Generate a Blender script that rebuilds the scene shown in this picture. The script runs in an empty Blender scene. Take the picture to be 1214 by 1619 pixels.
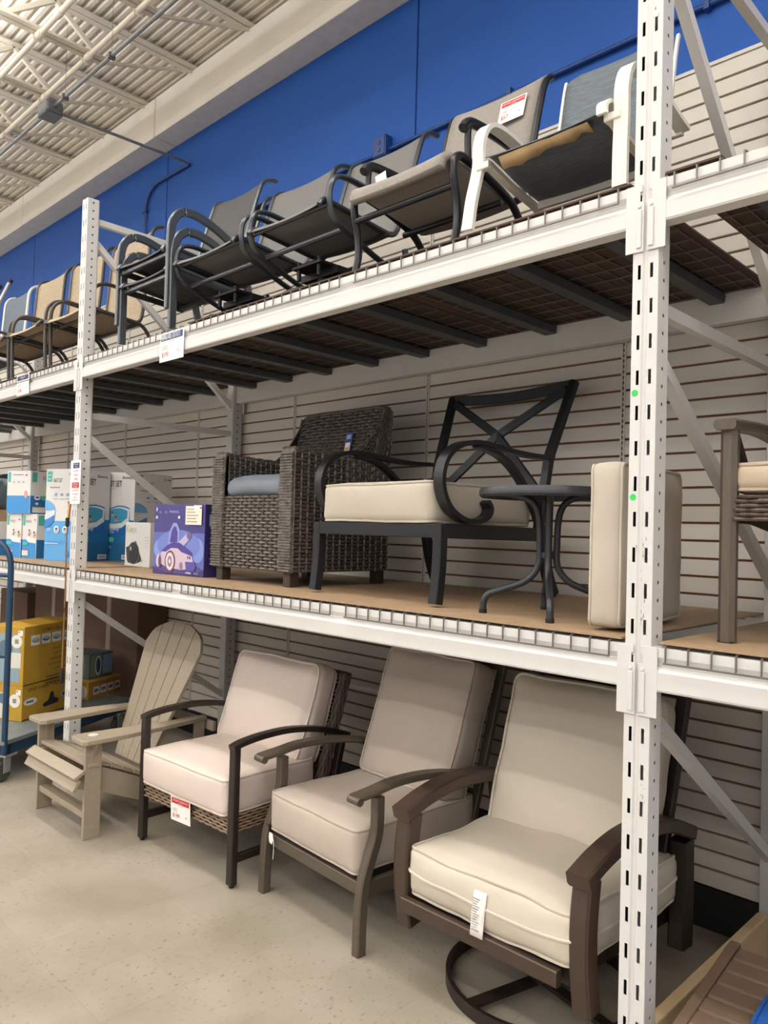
import bpy, math, random
from math import sin, cos, pi, radians, sqrt
from mathutils import Vector, Matrix, noise
V = Vector
random.seed(7)
S = bpy.context.scene
COL = S.collection

# ------------------------------------------------------------------ camera
YAW, PIT, ROL, FPX = 0.7772264, 0.0226686, 0.0272530, 1220.0
cam_d = bpy.data.cameras.new('camera'); cam = bpy.data.objects.new('camera', cam_d); COL.objects.link(cam)
_fw = V((-sin(YAW)*cos(PIT), cos(YAW)*cos(PIT), sin(PIT))); _rt = V((cos(YAW), sin(YAW), 0)); _up = _rt.cross(_fw)
_r = _rt*cos(ROL)+_up*sin(ROL); _u = -_rt*sin(ROL)+_up*cos(ROL)
M = Matrix((_r, _u, -_fw)).transposed().to_4x4(); M.translation = V((4.751443, -2.076336, 1.628170)); cam.matrix_world = M
cam_d.sensor_fit = 'VERTICAL'; cam_d.sensor_height = 36.0; cam_d.lens = 36.0*FPX/1619.0
cam_d.clip_start = 0.05; cam_d.clip_end = 100
S.camera = cam

# ------------------------------------------------------------------ world and lamps
w = bpy.data.worlds.new('store_ambient'); S.world = w; w.use_nodes = True
bg = w.node_tree.nodes['Background']; bg.inputs[0].default_value = (0.99, 0.988, 1.0, 1); bg.inputs[1].default_value = 1.0

def lamp_row(y, z, power, up, x0=-11.0, x1=9.0):
    d = bpy.data.lights.new('strip_lamp', 'AREA'); d.shape = 'RECTANGLE'; d.size = x1-x0; d.size_y = 0.14
    d.energy = power; d.color = (0.985, 0.985, 1.0)
    d.spread = radians(169)
    o = bpy.data.objects.new('strip_lamp', d); COL.objects.link(o); o.location = ((x0+x1)/2, y, z)
    e = bpy.data.lights.new('fill_uplight', 'AREA'); e.shape = 'RECTANGLE'; e.size = x1-x0; e.size_y = 0.14; e.energy = up; e.color = d.color
    q = bpy.data.objects.new('fill_uplight', e); COL.objects.link(q); q.location = ((x0+x1)/2, y, z+.06); q.rotation_euler = (pi, 0, 0)  # upward fill lamp, added to brighten the ceiling, ledge and wall
lamp_row(-0.78, 4.74, 225, 640)
lamp_row(-3.30, 4.74, 300, 660)
lamp_row(-5.70, 4.74, 385, 560)
lamp_row(-8.20, 4.74, 340, 640)
S.view_settings.view_transform = 'Standard'; S.view_settings.look = 'None'
S.view_settings.gamma = 1.0; S.view_settings.use_curve_mapping = False
S.view_settings.exposure = -0.50
S.render.film_transparent = False

# ------------------------------------------------------------------ materials
def lin(h):
    r = []
    for i in (0, 2, 4):
        c = int(h[i:i+2], 16)/255; r.append(c/12.92 if c <= .04045 else ((c+.055)/1.055)**2.4)
    return (*r, 1)
MATS = {}
def mat(name, hexc, rough=.5, metal=0., var=0., scale=20., bump=0., bscale=200., spec=.5, stretch=None, hex2=None, rand=0.):
    if name in MATS: return MATS[name]
    m = bpy.data.materials.new(name); m.use_nodes = True; nt = m.node_tree; N = nt.nodes; L = nt.links
    b = N['Principled BSDF']; b.inputs['Base Color'].default_value = lin(hexc); b.inputs['Roughness'].default_value = rough
    b.inputs['Metallic'].default_value = metal; b.inputs['Specular IOR Level'].default_value = spec
    if var or bump or hex2 or rand:
        tc = N.new('ShaderNodeTexCoord'); mp = N.new('ShaderNodeMapping'); L.new(tc.outputs['Object'], mp.inputs[0])
        if stretch: mp.inputs['Scale'].default_value = stretch
    if var or hex2 or rand:
        nz = N.new('ShaderNodeTexNoise'); nz.inputs['Scale'].default_value = scale; nz.inputs['Detail'].default_value = 5; nz.inputs['Roughness'].default_value = .65
        L.new(mp.outputs[0], nz.inputs['Vector'])
        cr = N.new('ShaderNodeValToRGB'); cr.color_ramp.elements[0].position = .3; cr.color_ramp.elements[1].position = .7
        c = lin(hexc)
        if hex2: c0, c1 = lin(hexc), lin(hex2)
        else: c0 = tuple(x*(1-var) for x in c[:3])+(1,); c1 = tuple(min(1, x*(1+var)) for x in c[:3])+(1,)
        cr.color_ramp.elements[0].color = c0; cr.color_ramp.elements[1].color = c1
        L.new(nz.outputs['Fac'], cr.inputs[0]); out = cr.outputs[0]
        if rand:
            oi = N.new('ShaderNodeObjectInfo'); mr = N.new('ShaderNodeMapRange'); mr.inputs[3].default_value = 1-rand; mr.inputs[4].default_value = 1+rand
            L.new(oi.outputs['Random'], mr.inputs[0]); hs = N.new('ShaderNodeHueSaturation'); L.new(mr.outputs[0], hs.inputs['Value']); L.new(out, hs.inputs['Color']); out = hs.outputs[0]
        L.new(out, b.inputs['Base Color'])
    if bump:
        n2 = N.new('ShaderNodeTexNoise'); n2.inputs['Scale'].default_value = bscale; n2.inputs['Detail'].default_value = 3
        L.new(mp.outputs[0], n2.inputs['Vector'])
        bp = N.new('ShaderNodeBump'); bp.inputs['Strength'].default_value = bump; bp.inputs['Distance'].default_value = .004
        L.new(n2.outputs['Fac'], bp.inputs['Height']); L.new(bp.outputs[0], b.inputs['Normal'])
    MATS[name] = m; return m
def flat(hexc): return mat('ink_'+hexc, hexc, .55)

def floor_mat():
    m = bpy.data.materials.new('vinyl_tile'); m.use_nodes = True; nt = m.node_tree; N = nt.nodes; L = nt.links
    b = N['Principled BSDF']; b.inputs['Roughness'].default_value = .42; b.inputs['Specular IOR Level'].default_value = .4
    g = N.new('ShaderNodeNewGeometry')
    n1 = N.new('ShaderNodeTexNoise'); n1.inputs['Scale'].default_value = 2.2; n1.inputs['Detail'].default_value = 6; L.new(g.outputs['Position'], n1.inputs['Vector'])
    c1 = N.new('ShaderNodeValToRGB'); c1.color_ramp.elements[0].position = .32; c1.color_ramp.elements[1].position = .68
    c1.color_ramp.elements[0].color = lin('938A7A'); c1.color_ramp.elements[1].color = lin('A89F91'); L.new(n1.outputs['Fac'], c1.inputs[0])
    mp = N.new('ShaderNodeMapping'); mp.inputs['Scale'].default_value = (70, 38, 38); mp.inputs['Rotation'].default_value = (0, 0, .5); L.new(g.outputs['Position'], mp.inputs[0])
    n2 = N.new('ShaderNodeTexNoise'); n2.inputs['Scale'].default_value = 1.0; n2.inputs['Detail'].default_value = 2; L.new(mp.outputs[0], n2.inputs['Vector'])
    c2 = N.new('ShaderNodeValToRGB'); c2.color_ramp.elements[0].position = .62; c2.color_ramp.elements[1].position = .70
    L.new(n2.outputs['Fac'], c2.inputs[0])
    n3 = N.new('ShaderNodeTexNoise'); n3.inputs['Scale'].default_value = 1.3; n3.inputs['Detail'].default_value = 2; L.new(g.outputs['Position'], n3.inputs['Vector'])
    c3 = N.new('ShaderNodeValToRGB'); c3.color_ramp.elements[0].position = .38; c3.color_ramp.elements[1].position = .58; L.new(n3.outputs['Fac'], c3.inputs[0])
    mu = N.new('ShaderNodeMath'); mu.operation = 'MULTIPLY'; L.new(c2.outputs[0], mu.inputs[0]); L.new(c3.outputs[0], mu.inputs[1])
    mx = N.new('ShaderNodeMix'); mx.data_type = 'RGBA'; L.new(mu.outputs[0], mx.inputs['Factor']); L.new(c1.outputs[0], mx.inputs['A']); mx.inputs['B'].default_value = lin('84796A')
    oi = N.new('ShaderNodeObjectInfo'); mr = N.new('ShaderNodeMapRange'); mr.inputs[3].default_value = .975; mr.inputs[4].default_value = 1.02; L.new(oi.outputs['Random'], mr.inputs[0])
    hs = N.new('ShaderNodeHueSaturation'); L.new(mr.outputs[0], hs.inputs['Value']); L.new(mx.outputs['Result'], hs.inputs['Color']); L.new(hs.outputs[0], b.inputs['Base Color'])
    return m

WHITE = mat('white_rack_paint', 'D5D3D0', .36, 0, .02, 6)
GALV = mat('galvanised_steel', 'A9AAAA', .42, .55, .08, 30)
WIRE = mat('zinc_wire', '77736E', .45, .6)
CHAN = mat('dark_steel_channel', '55585A', .5, .5, .1, 12)
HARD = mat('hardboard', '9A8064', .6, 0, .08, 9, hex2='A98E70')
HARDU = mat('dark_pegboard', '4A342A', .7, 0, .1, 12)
SLATM = mat('slatwall_laminate', 'D5CEC3', .42, 0, .015, 3)
MDF = mat('mdf_core', '8A5A38', .8)
BLUEW = mat('blue_wall_paint', '2A5DB2', .6, 0, .03, 3, .15, 60, spec=.25)
BLUEP = mat('blue_pipe_paint', '1D4283', .4)
CREAM = mat('cream_beam_paint', 'EAE4D9', .7, 0, .03, 4, .2, 40)
CONC = mat('bare_concrete', 'D6D2CA', .85, 0, .07, 14, .4, 90)
DECKM = mat('roof_deck_paint', 'D8D0C2', .6, 0, .03, 2)
JOIST = mat('joist_paint', 'D2CABA', .55)
PIPEW = mat('cream_pipe_paint', 'E9E0CF', .4)
COND = mat('conduit_steel', '8E9092', .35, .6)
JBOX = mat('junction_box_steel', '6C7076', .5, .4)
BLACKB = mat('black_vinyl_base', '0E0F11', .5)
PAPER = mat('white_card', 'F2EFEA', .6)

# ------------------------------------------------------------------ mesh helpers
class G:
    def __init__(s): s.v = []; s.f = []; s.m = []; s.mi = 0
    def add(s, vs, fs):
        o = len(s.v); s.v += [tuple(p) for p in vs]
        for f in fs: s.f.append([i+o for i in f]); s.m.append(s.mi)
    def box(s, x0, x1, y0, y1, z0, z1, T=None):
        vs = [V((x, y, z)) for z in (z0, z1) for y in (y0, y1) for x in (x0, x1)]
        if T is not None: vs = [T @ p for p in vs]
        s.add(vs, [(0, 2, 3, 1), (4, 5, 7, 6), (0, 1, 5, 4), (1, 3, 7, 5), (3, 2, 6, 7), (2, 0, 4, 6)])
    def prism(s, poly, d, fn):
        # poly: 2D points, fn(u, v, t) -> point, extruded t 0..d
        n = len(poly); a = [V(fn(u, v, 0)) for u, v in poly]; b = [V(fn(u, v, d)) for u, v in poly]
        s.add(a+b, [tuple(range(n))[::-1], tuple(range(n, 2*n))]+[(i, (i+1) % n, n+(i+1) % n, n+i) for i in range(n)])
    def sweep(s, pts, prof, up=(0, 0, 1), closed=False, cap=True, scale=None):
        # prof: 2D loop (side, up) swept along pts with a fixed up hint
        pts = [V(p) for p in pts]; n = len(pts); k = len(prof); up = V(up); vs = []
        for i, p in enumerate(pts):
            a = pts[i-1] if (i > 0 or closed) else p
            c = pts[(i+1) % n] if (i < n-1 or closed) else p
            t1 = (p-a); t2 = (c-p)
            if t1.length < 1e-9: t1 = t2
            if t2.length < 1e-9: t2 = t1
            t1 = t1.normalized(); t2 = t2.normalized(); t = (t1+t2)
            t = t.normalized() if t.length > 1e-6 else t1
            sd = t.cross(up)
            if sd.length < 1e-4: sd = t.cross(V((0.3, 0.9, 0.1)))
            sd.normalize(); uu = sd.cross(t).normalized()
            mit = 1/max(.5, sqrt(max(0.0, (1+t1.dot(t2))/2)))
            bend = (t2-t1); sc = scale[i] if scale else 1
            for (x, y) in prof:
                o = sd*x*sc+uu*y*sc
                if bend.length > 1e-4:
                    bn = bend.normalized(); o += bn*(o.dot(bn))*(mit-1)
                vs.append(p+o)
        fs = []
        for i in range(n if closed else n-1):
            j = (i+1) % n
            for q in range(k): fs.append((i*k+q, i*k+(q+1) % k, j*k+(q+1) % k, j*k+q))
        if cap and not closed: fs += [tuple(range(k))[::-1], tuple(range((n-1)*k, n*k))]
        s.add(vs, fs)
    def tube(s, pts, r, n=8, up=(0, 0, 1), closed=False, flat=1.0, scale=None):
        s.sweep(pts, [(r*cos(2*pi*i/n+pi/n), r*flat*sin(2*pi*i/n+pi/n)) for i in range(n)], up, closed, True, scale)
    def bar(s, pts, wd, h, up=(0, 0, 1), closed=False, c=.12, scale=None):
        a, b, q = wd/2, h/2, min(wd, h)*c
        s.sweep(pts, [(a-q, -b), (a, -b+q), (a, b-q), (a-q, b), (-a+q, b), (-a, b-q), (-a, -b+q), (-a+q, -b)], up, closed, True, scale)
    def lathe(s, prof, c=(0, 0, 0), n=24, T=None):
        vs = []; k = len(prof)
        for i in range(n):
            a = 2*pi*i/n
            for r, z in prof: vs.append(V((c[0]+r*cos(a), c[1]+r*sin(a), c[2]+z)))
        if T is not None: vs = [T @ p for p in vs]
        fs = [(i*k+q, ((i+1) % n)*k+q, ((i+1) % n)*k+q+1, i*k+q+1) for i in range(n) for q in range(k-1)]
        if prof[0][0] > 1e-5: fs.append(tuple(i*k for i in range(n))[::-1])
        if prof[-1][0] > 1e-5: fs.append(tuple(i*k+k-1 for i in range(n)))
        s.add(vs, fs)
    def grid(s, rows):
        nr = len(rows); nc = len(rows[0]); vs = [p for r in rows for p in r]
        s.add(vs, [(i*nc+j, i*nc+j+1, (i+1)*nc+j+1, (i+1)*nc+j) for i in range(nr-1) for j in range(nc-1)])
    def mesh(s, name, mats, smooth=True, ang=38):
        me = bpy.data.meshes.new(name); me.from_pydata(s.v, [], s.f)
        for m in (mats if isinstance(mats, (list, tuple)) else [mats]): me.materials.append(m)
        if any(s.m): me.polygons.foreach_set('material_index', s.m)
        me.update()
        if smooth:
            me.shade_smooth(); me.set_sharp_from_angle(angle=radians(ang))
        return me
    def build(s, name, mats, parent=None, smooth=True, ang=38, bevel=0, solid=0, kind=None, label=None, loc=None):
        o = bpy.data.objects.new(name, s.mesh(name, mats, smooth, ang)); COL.objects.link(o)
        if parent: o.parent = parent
        if loc: o.location = loc
        if solid: md = o.modifiers.new('thickness', 'SOLIDIFY'); md.thickness = solid; md.offset = 0
        if bevel: md = o.modifiers.new('edge', 'BEVEL'); md.width = bevel; md.segments = 2; md.limit_method = 'ANGLE'; md.angle_limit = radians(40)
        if kind: o['kind'] = kind
        if label: o['label'] = label
        return o
def thing(name, label, cat, loc=(0, 0, 0), rz=0, group=None):
    o = bpy.data.objects.new(name, None); COL.objects.link(o); o.location = loc; o.rotation_euler = (0, 0, radians(rz))
    o.empty_display_size = .1; o['label'] = label; o['category'] = cat
    if group: o['group'] = group
    return o
def tag(o, label, cat, group=None):
    o['label'] = label; o['category'] = cat
    if group: o['group'] = group
    return o
def struct(o): o['kind'] = 'structure'; return o
def root(name):
    o = bpy.data.objects.new(name, None); COL.objects.link(o); o['kind'] = 'structure'; return o
def inst(src, parent, loc=(0, 0, 0), name=None):
    o = src.copy(); COL.objects.link(o); o.parent = parent; o.location = loc
    return o
def dup(src, loc, rz=0, label=None):
    r = src.copy(); COL.objects.link(r); r.location = loc; r.rotation_euler = (0, 0, radians(rz))
    if label: r['label'] = label
    def rec(a, b):
        for ch in [c for c in CH.get(a.name, [])]:
            c = ch.copy(); COL.objects.link(c); c.parent = b; rec(ch, c)
    CH = {}
    for o in COL.objects:
        if o.parent: CH.setdefault(o.parent.name, []).append(o)
    rec(src, r); return r
def cat(pts, n=6, closed=False):
    # Catmull-Rom through pts
    P = [V(p) for p in pts]; out = []; m = len(P)
    for i in range(m if closed else m-1):
        p1, p2 = P[i], P[(i+1) % m]
        p0 = P[i-1] if (i > 0 or closed) else p1*2-p2
        p3 = P[(i+2) % m] if (i+2 < m or closed) else p2*2-p1
        for k in range(n):
            t = k/n
            out.append(.5*((2*p1)+(-p0+p2)*t+(2*p0-5*p1+4*p2-p3)*t*t+(-p0+3*p1-3*p2+p3)*t**3))
    if not closed: out.append(P[-1])
    return out
def yz(x, pts): return [V((x, y, z)) for y, z in pts]
def fillet(pts, r, n=5, closed=False):
    P = [V(p) for p in pts]; out = []; m = len(P)
    for i, p in enumerate(P):
        if not closed and i in (0, m-1): out.append(p); continue
        a, b = P[i-1], P[(i+1) % m]; da = (a-p); db = (b-p); rr = min(r, da.length*.49, db.length*.49)
        q0 = p+da.normalized()*rr; q1 = p+db.normalized()*rr
        for k in range(n+1):
            t = k/n; out.append(q0*(1-t)**2+p*2*t*(1-t)+q1*t*t)
    return out

# ---- cushions
def cushion(name, parent, T, wx, dy, hz, fab, r=.035, crown=.03, pipe=True, n=14, wob=.004, seed=0, pipemat=None, mid=False, edge=.5, puff=.01):
    g = G(); a = V((wx/2, dy/2, hz/2)); idx = {}; vs = []; fs = []
    def pt(c):
        k = tuple(round(q, 5) for q in c)
        if k in idx: return idx[k]
        p = V((c[0]*a.x, c[1]*a.y, c[2]*a.z)); q = V((max(-a.x+r, min(a.x-r, p.x)), max(-a.y+r, min(a.y-r, p.y)), max(-a.z+r, min(a.z-r, p.z))))
        d = p-q; p = q+(d.normalized()*r if d.length > 1e-8 else d)
        u, v_, w_ = c
        p.z += (1 if w_ > 0 else -1)*crown*max(0, (1-u**2))*max(0, (1-v_**2))**.8*abs(w_)*1.0
        e = (1-w_*w_)
        p.x += (1 if u > 0 else -1)*puff*e*abs(u)**6*(1-v_**4); p.y += (1 if v_ > 0 else -1)*puff*e*abs(v_)**6*(1-u**4)
        nz = noise.noise_vector(V((p.x*7+seed, p.y*7, p.z*7)))*wob+noise.noise_vector(V((p.x*22+seed, p.y*22, p.z*22)))*wob*.25
        p += nz
        idx[k] = len(vs); vs.append(T @ p); return idx[k]
    def co(i): 
        t = -1+2*i/n; return sin(t*pi/2)*.55+t*.45
    for ax in range(3):
        for sg in (-1, 1):
            for i in range(n):
                for j in range(n):
                    q = []
                    for di, dj in ((0, 0), (1, 0), (1, 1), (0, 1)):
                        c = [0, 0, 0]; c[ax] = sg; c[(ax+1) % 3] = co(i+di); c[(ax+2) % 3] = co(j+dj); q.append(pt(c))
                    fs.append(q if sg > 0 else q[::-1])
    g.add(vs, fs); o = g.build(name, fab, parent, ang=80)
    if pipe:
        for zz in ((hz/2-r*.24, -hz/2+r*.24) + ((0.0,) if mid else ())):
            pp = []; k = .22*r if zz else -.001
            loop = fillet([(-a.x, -a.y, zz), (a.x, -a.y, zz), (a.x, a.y, zz), (-a.x, a.y, zz)], r*1.3, 6, True)
            for p, qn in zip(loop, loop[1:]+loop[:1]):
                m_ = max(1, int((qn-p).length/.05))
                for t in range(m_): pp.append(p.lerp(qn, t/m_))
            fin = []
            for p in pp:
                u, v_ = p.x/a.x, p.y/a.y; q = p.copy(); e = 1-(zz/(hz/2))**2; sx = 1 if q.x > 0 else -1; sy = 1 if q.y > 0 else -1; q.x += sx*(-k*abs(u)**8+puff*e*abs(u)**6*(1-min(1, abs(v_))**4)); q.y += sy*(-k*abs(v_)**8+puff*e*abs(v_)**6*(1-min(1, abs(u))**4))
                q += noise.noise_vector(V((q.x*7+seed, q.y*7, q.z*7)))*wob
                fin.append(T @ q)
            b = G(); b.tube(fin, .0054, 6, up=(T.to_3x3() @ V((0, 0, 1))), closed=True); b.build('piping', pipemat or fab, o)
    return o
def TR(loc, rx=0, rz=0): return Matrix.Translation(V(loc)) @ Matrix.Rotation(radians(rz), 4, 'Z') @ Matrix.Rotation(radians(rx), 4, 'X')

# ---- wicker weave: strands over and under stakes on a mapped patch
def weave(g, P, nu, nv, th=.0035, w=.9):
    th *= 1.25
    # P(u,v) -> (pos, normal), u along strand 0..1, v across 0..1
    m = nu*2
    for j in range(nv):
        v0 = (j+.5)/nv; hw = .46*w/nv; ring = []
        for i in range(m+1):
            u = i/m; p, nrm = P(u, v0); pa, _ = P(u, max(0, v0-hw)); pb, _ = P(u, min(1, v0+hw)); wd = (pb-pa)*.5
            off = nrm*(th*.9*cos(pi*(i/2+j)) if True else 0)
            ring.append((p+off-wd, p+off+nrm*th, p+off+wd, p+off-nrm*th))
        vs = [q for r_ in ring for q in r_]
        g.add(vs, [(i*4+q, i*4+(q+1) % 4, (i+1)*4+(q+1) % 4, (i+1)*4+q) for i in range(m) for q in range(4)])
    if nv < 12: return
    for k in range(nu+1):
        vs = []; nn = 8
        for q in range(nn+1):
            p, nrm = P(k/nu, q/nn); sd = (P(min(1, k/nu+.01), q/nn)[0]-P(max(0, k/nu-.01), q/nn)[0]).normalized()*.0042; c = p+nrm*th*.25
            vs += [c-sd, c+nrm*th*1.1, c+sd, c-nrm*th*1.1]
        g.add(vs, [(q*4+a, q*4+(a+1) % 4, q*4+4+(a+1) % 4, q*4+4+a) for q in range(nn) for a in range(4)])

# ---- flat print on a face
class Print:
    def __init__(s, o, u, v):
        s.o = V(o); s.u = V(u).normalized(); s.v = V(v).normalized(); s.n = s.u.cross(s.v); s.g = G(); s.mats = []; s.d = .0005
    def _m(s, hx):
        m = flat(hx)
        if m not in s.mats: s.mats.append(m)
        s.g.mi = s.mats.index(m)
    def P(s, a, b): return s.o+s.u*a+s.v*b+s.n*s.d
    def poly(s, pts, hx): s._m(hx); s.g.add([s.P(a, b) for a, b in pts], [tuple(range(len(pts)))]); s.d += .00025
    def rect(s, a0, b0, a1, b1, hx): s.poly([(a0, b0), (a1, b0), (a1, b1), (a0, b1)], hx)
    def ell(s, a, b, ra, rb, hx, a0=0, a1=360, n=28):
        s.poly([(a+ra*cos(radians(a0+(a1-a0)*i/n)), b+rb*sin(radians(a0+(a1-a0)*i/n))) for i in range(n if a1-a0 >= 360 else n+1)], hx)
    def text(s, t, a, b, h, hx, al='LEFT', bold=0., sx=1.):
        s._m(hx); c = bpy.data.curves.new('lettering', 'FONT'); c.body = t; c.size = h*1.38; c.align_x = al; c.resolution_u = 2; c.offset = bold*h
        ob = bpy.data.objects.new('lettering', c); COL.objects.link(ob)
        dg = bpy.context.evaluated_depsgraph_get(); me = ob.evaluated_get(dg).to_mesh()
        s.g.add([s.P(a+q.co.x*sx, b+q.co.y) for q in me.vertices], [tuple(p.vertices) for p in me.polygons]); s.d += .00025
        bpy.data.objects.remove(ob); bpy.data.curves.remove(c)
    def build(s, parent, name='print'): return s.g.build(name, s.mats, parent, smooth=False)

# ================================================================== SETTING
YW = 1.232           # face of the slatwall
# floor of one-foot vinyl tiles
fl = root('floor'); FM = floor_mat()
g = G(); g.box(-12, 10, -9.5, 1.26, -.06, -.0009); g.build('subfloor', FM, fl, False)
g = G(); t = .15237; b = .0003
g.add([(-t, -t, -.0008), (t, -t, -.0008), (t, t, -.0008), (-t, t, -.0008), (-t+b, -t+b, 0), (t-b, -t+b, 0), (t-b, t-b, 0), (-t+b, t-b, 0)],
      [(4, 5, 6, 7), (0, 1, 5, 4), (1, 2, 6, 5), (2, 3, 7, 6), (3, 0, 4, 7)])
tile = g.build('tile', FM, fl, False, loc=(0, 0, 0)); first = True; nt_ = 0; rest = G()
cells = []
for i in range(-24, 22):
    for j in range(-12, 4):
        x, y = .06+.3048*i, .19+.3048*j
        d = (V((x, y, 0))-cam.location); dep = d.dot(_fw); px = 607+FPX*d.dot(_r)/max(dep, .01); py = 809-FPX*d.dot(_u)/max(dep, .01)
        vis = dep > .2 and -60 < px < 1280 and py < 1740
        cells.append((0 if vis else 1, dep, x, y))
cells.sort()
for vis, dep, x, y in cells:
    if vis == 0 and nt_ < 290:
        if first: tile.location = (x, y, 0); first = False
        else: inst(tile, fl, (x, y, 0))
        nt_ += 1
    else:
        rest.add([(x-t, y-t, 0), (x+t, y-t, 0), (x+t, y+t, 0), (x-t, y+t, 0)], [(0, 1, 2, 3)])
rest.build('tile_field', FM, fl, False, kind='stuff')
# back wall: painted panels above, slatwall panels below
wb = root('wall_back')
xs = [-10.0, -7.05, -4.155, -1.255, 1.648, 4.55, 7.45, 10.0]
for a, b in zip(xs, xs[1:]):
    g = G(); g.box(a+.006, b-.006, 1.256, 1.40, 0, 5.0); g.build('painted_panel', BLUEW, wb, False, bevel=.004)
g = G(); g.box(-10, 10, 1.266, 1.40, 0, 4.9); g.build('joint_sealant', mat('dark_blue_sealant', '16346B', .6), wb, False)
# slatwall
Z0, PITCH, NS = .170, .0762, 46
sg = G(); hw = .5985
prof = [(YW+.017, 0), (YW+.0015, 0), (YW, .0015), (YW, .0647), (YW+.0015, .0662), (YW+.017, .0662)]
sg.prism(prof, hw*2, lambda u, v, t: (t-hw, u, v))
slat_me = sg.mesh('slat', SLATM, False)
bk = G(); bk.box(-hw-.003, hw+.003, YW+.0165, YW+.024, Z0, Z0+PITCH*NS+.012); back_me = bk.mesh('core_board', MDF, False)
cap = G(); cap.box(-hw, hw, YW-.001, YW+.024, Z0+PITCH*NS, Z0+PITCH*NS+.016); cap_me = cap.mesh('top_trim', SLATM, False)
STDX = [3.033-1.2065*k for k in range(-2, 9)]
sd = G()   # slotted wall standard: two flanges, a web with real slots
for z in [Z0+.0254*k for k in range(int(PITCH*NS/.0254))]:
    sd.box(-.0075, .0075, YW-.004, YW-.001, z+.017, z+.0254)
for sx in (-1, 1): sd.box(sx*.0075-.0035, sx*.0075+.0035, YW-.0065, YW+.002, Z0, Z0+PITCH*NS)
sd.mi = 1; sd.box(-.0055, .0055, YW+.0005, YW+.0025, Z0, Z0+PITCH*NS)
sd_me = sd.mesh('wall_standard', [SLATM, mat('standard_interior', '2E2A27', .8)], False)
for k, xr in enumerate(STDX):
    xc = xr-.60325
    p = bpy.data.objects.new('slatwall_panel', back_me); COL.objects.link(p); p.parent = wb; p.location = (xc, 0, 0)
    for i in range(NS):
        o = bpy.data.objects.new('slat', slat_me); COL.objects.link(o); o.parent = p; o.location = (0, 0, Z0+PITCH*i+.004)
    o = bpy.data.objects.new('top_trim', cap_me); COL.objects.link(o); o.parent = p
    o = bpy.data.objects.new('wall_standard', sd_me); COL.objects.link(o); o.parent = p; o.location = (.60325, 0, 0)
g = G(); g.box(-10, 10, YW-.012, YW+.024, 0, Z0); struct(g.build('baseboard_back', BLACKB, None, False))

# concrete ledge carrying the roof joists
lg = root('trim_1')
for a, b in ((-10, -6.85), (-6.85, -3.98), (-3.98, -1.119), (-1.119, 1.74), (1.74, 4.6), (4.6, 9)):
    g = G(); g.prism([(1.045, 4.833), (1.255, 4.833), (1.255, 5.165), (1.045, 5.165)], b-a-.012, lambda u, v, t: (a+.006+t, u, v))
    g.mi = 1
    o = g.build('ledge_segment', [CREAM, CONC], lg, False, bevel=.006)
    for p in o.data.polygons: p.material_index = 1 if p.normal.z < -.9 else 0
# roof deck, ribbed, ribs running along the wall
ce = root('ceiling')
g = G(); pr = []; y = 1.40
while y > -9.5:
    pr += [(y, 5.238), (y-.018, 5.238), (y-.030, 5.216), (y-.056, 5.216)]; y -= .068
g.grid([[(x, q[0], q[1]) for q in pr] for x in (-13, -6, 1, 9)]); g.build('roof_deck', DECKM, ce, False, solid=.002)
jw = 0.115
for k in range(-8, 17):
    xc = .2-.753*k
    if not -12.5 < xc < 6.5: continue
    tc = G()
    for sx in (-1, 1):
        tc.prism([(0, 0), (.052, 0), (.052, .006), (.006, .006), (.006, .042), (0, .042)], 10.2, lambda u, v, t, sx=sx: (sx*(u+.006), 1.20-t, 5.172+v))
    j = tc.build('roof_joist', JOIST, ce, False, loc=(xc, 0, 0))
    bc = G()
    for sx in (-1, 1):
        bc.prism([(0, 0), (.040, 0), (.040, .005), (.005, .005), (.005, .040), (0, .040)], 9.0, lambda u, v, t, sx=sx: (sx*(u+.010), .36-t, 4.905+v))
    bc.build('bottom_chord', JOIST, j, False)
    wv = G(); wv.bar([(0, 1.06, 5.165), (0, .36, 4.915)], .022, .022); y = .10; up_ = False
    wv.build('end_web', JOIST, j, False)
    nodes = [(.30, 4.93), (-.02, 5.175), (-.34, 4.93), (-.66, 5.175), (-.98, 4.93), (-1.3, 5.175), (-1.62, 4.93), (-1.94, 5.175), (-2.26, 4.93), (-2.58, 5.175)]
    if -6 < xc < 1.5:
        for (ya, za), (yb, zb) in zip(nodes, nodes[1:]):
            q = G(); q.bar([(0, ya, za), (0, yb, zb)], .028, .034); q.build('web', JOIST, j, False)

# ceiling services
def pipe(name, label, catg, pts, r, m, coup=(), cr=1.35, group=None):
    g = G(); g.tube(pts, r, 12); o = g.build(name, m); tag(o, label, catg, group)
    for c, d in coup:
        q = G(); d = V(d).normalized(); q.tube([V(c)-d*.03, V(c)+d*.03], r*cr, 12); q.build('coupling', m, o)
    return o
p2 = pipe('sprinkler_pipe', 'cream sprinkler pipe beside the grey conduit, second pipe from the concrete ledge', 'pipe',
     [(-11, .205, 4.872), (6, .205, 4.872)], .018, PIPEW, [((-.50, .205, 4.872), (1, 0, 0)), ((-1.25, .205, 4.872), (1, 0, 0)), ((-2.9, .205, 4.872), (1, 0, 0))])
p1 = pipe('sprinkler_pipe', 'bright cream sprinkler pipe in the top left corner, farthest from the ledge', 'pipe',
     [(-11, -.125, 4.872), (6, -.125, 4.872)], .019, PIPEW, [((-.51, -.125, 4.872), (1, 0, 0)), ((-.2, -.125, 4.872), (1, 0, 0))])
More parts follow.
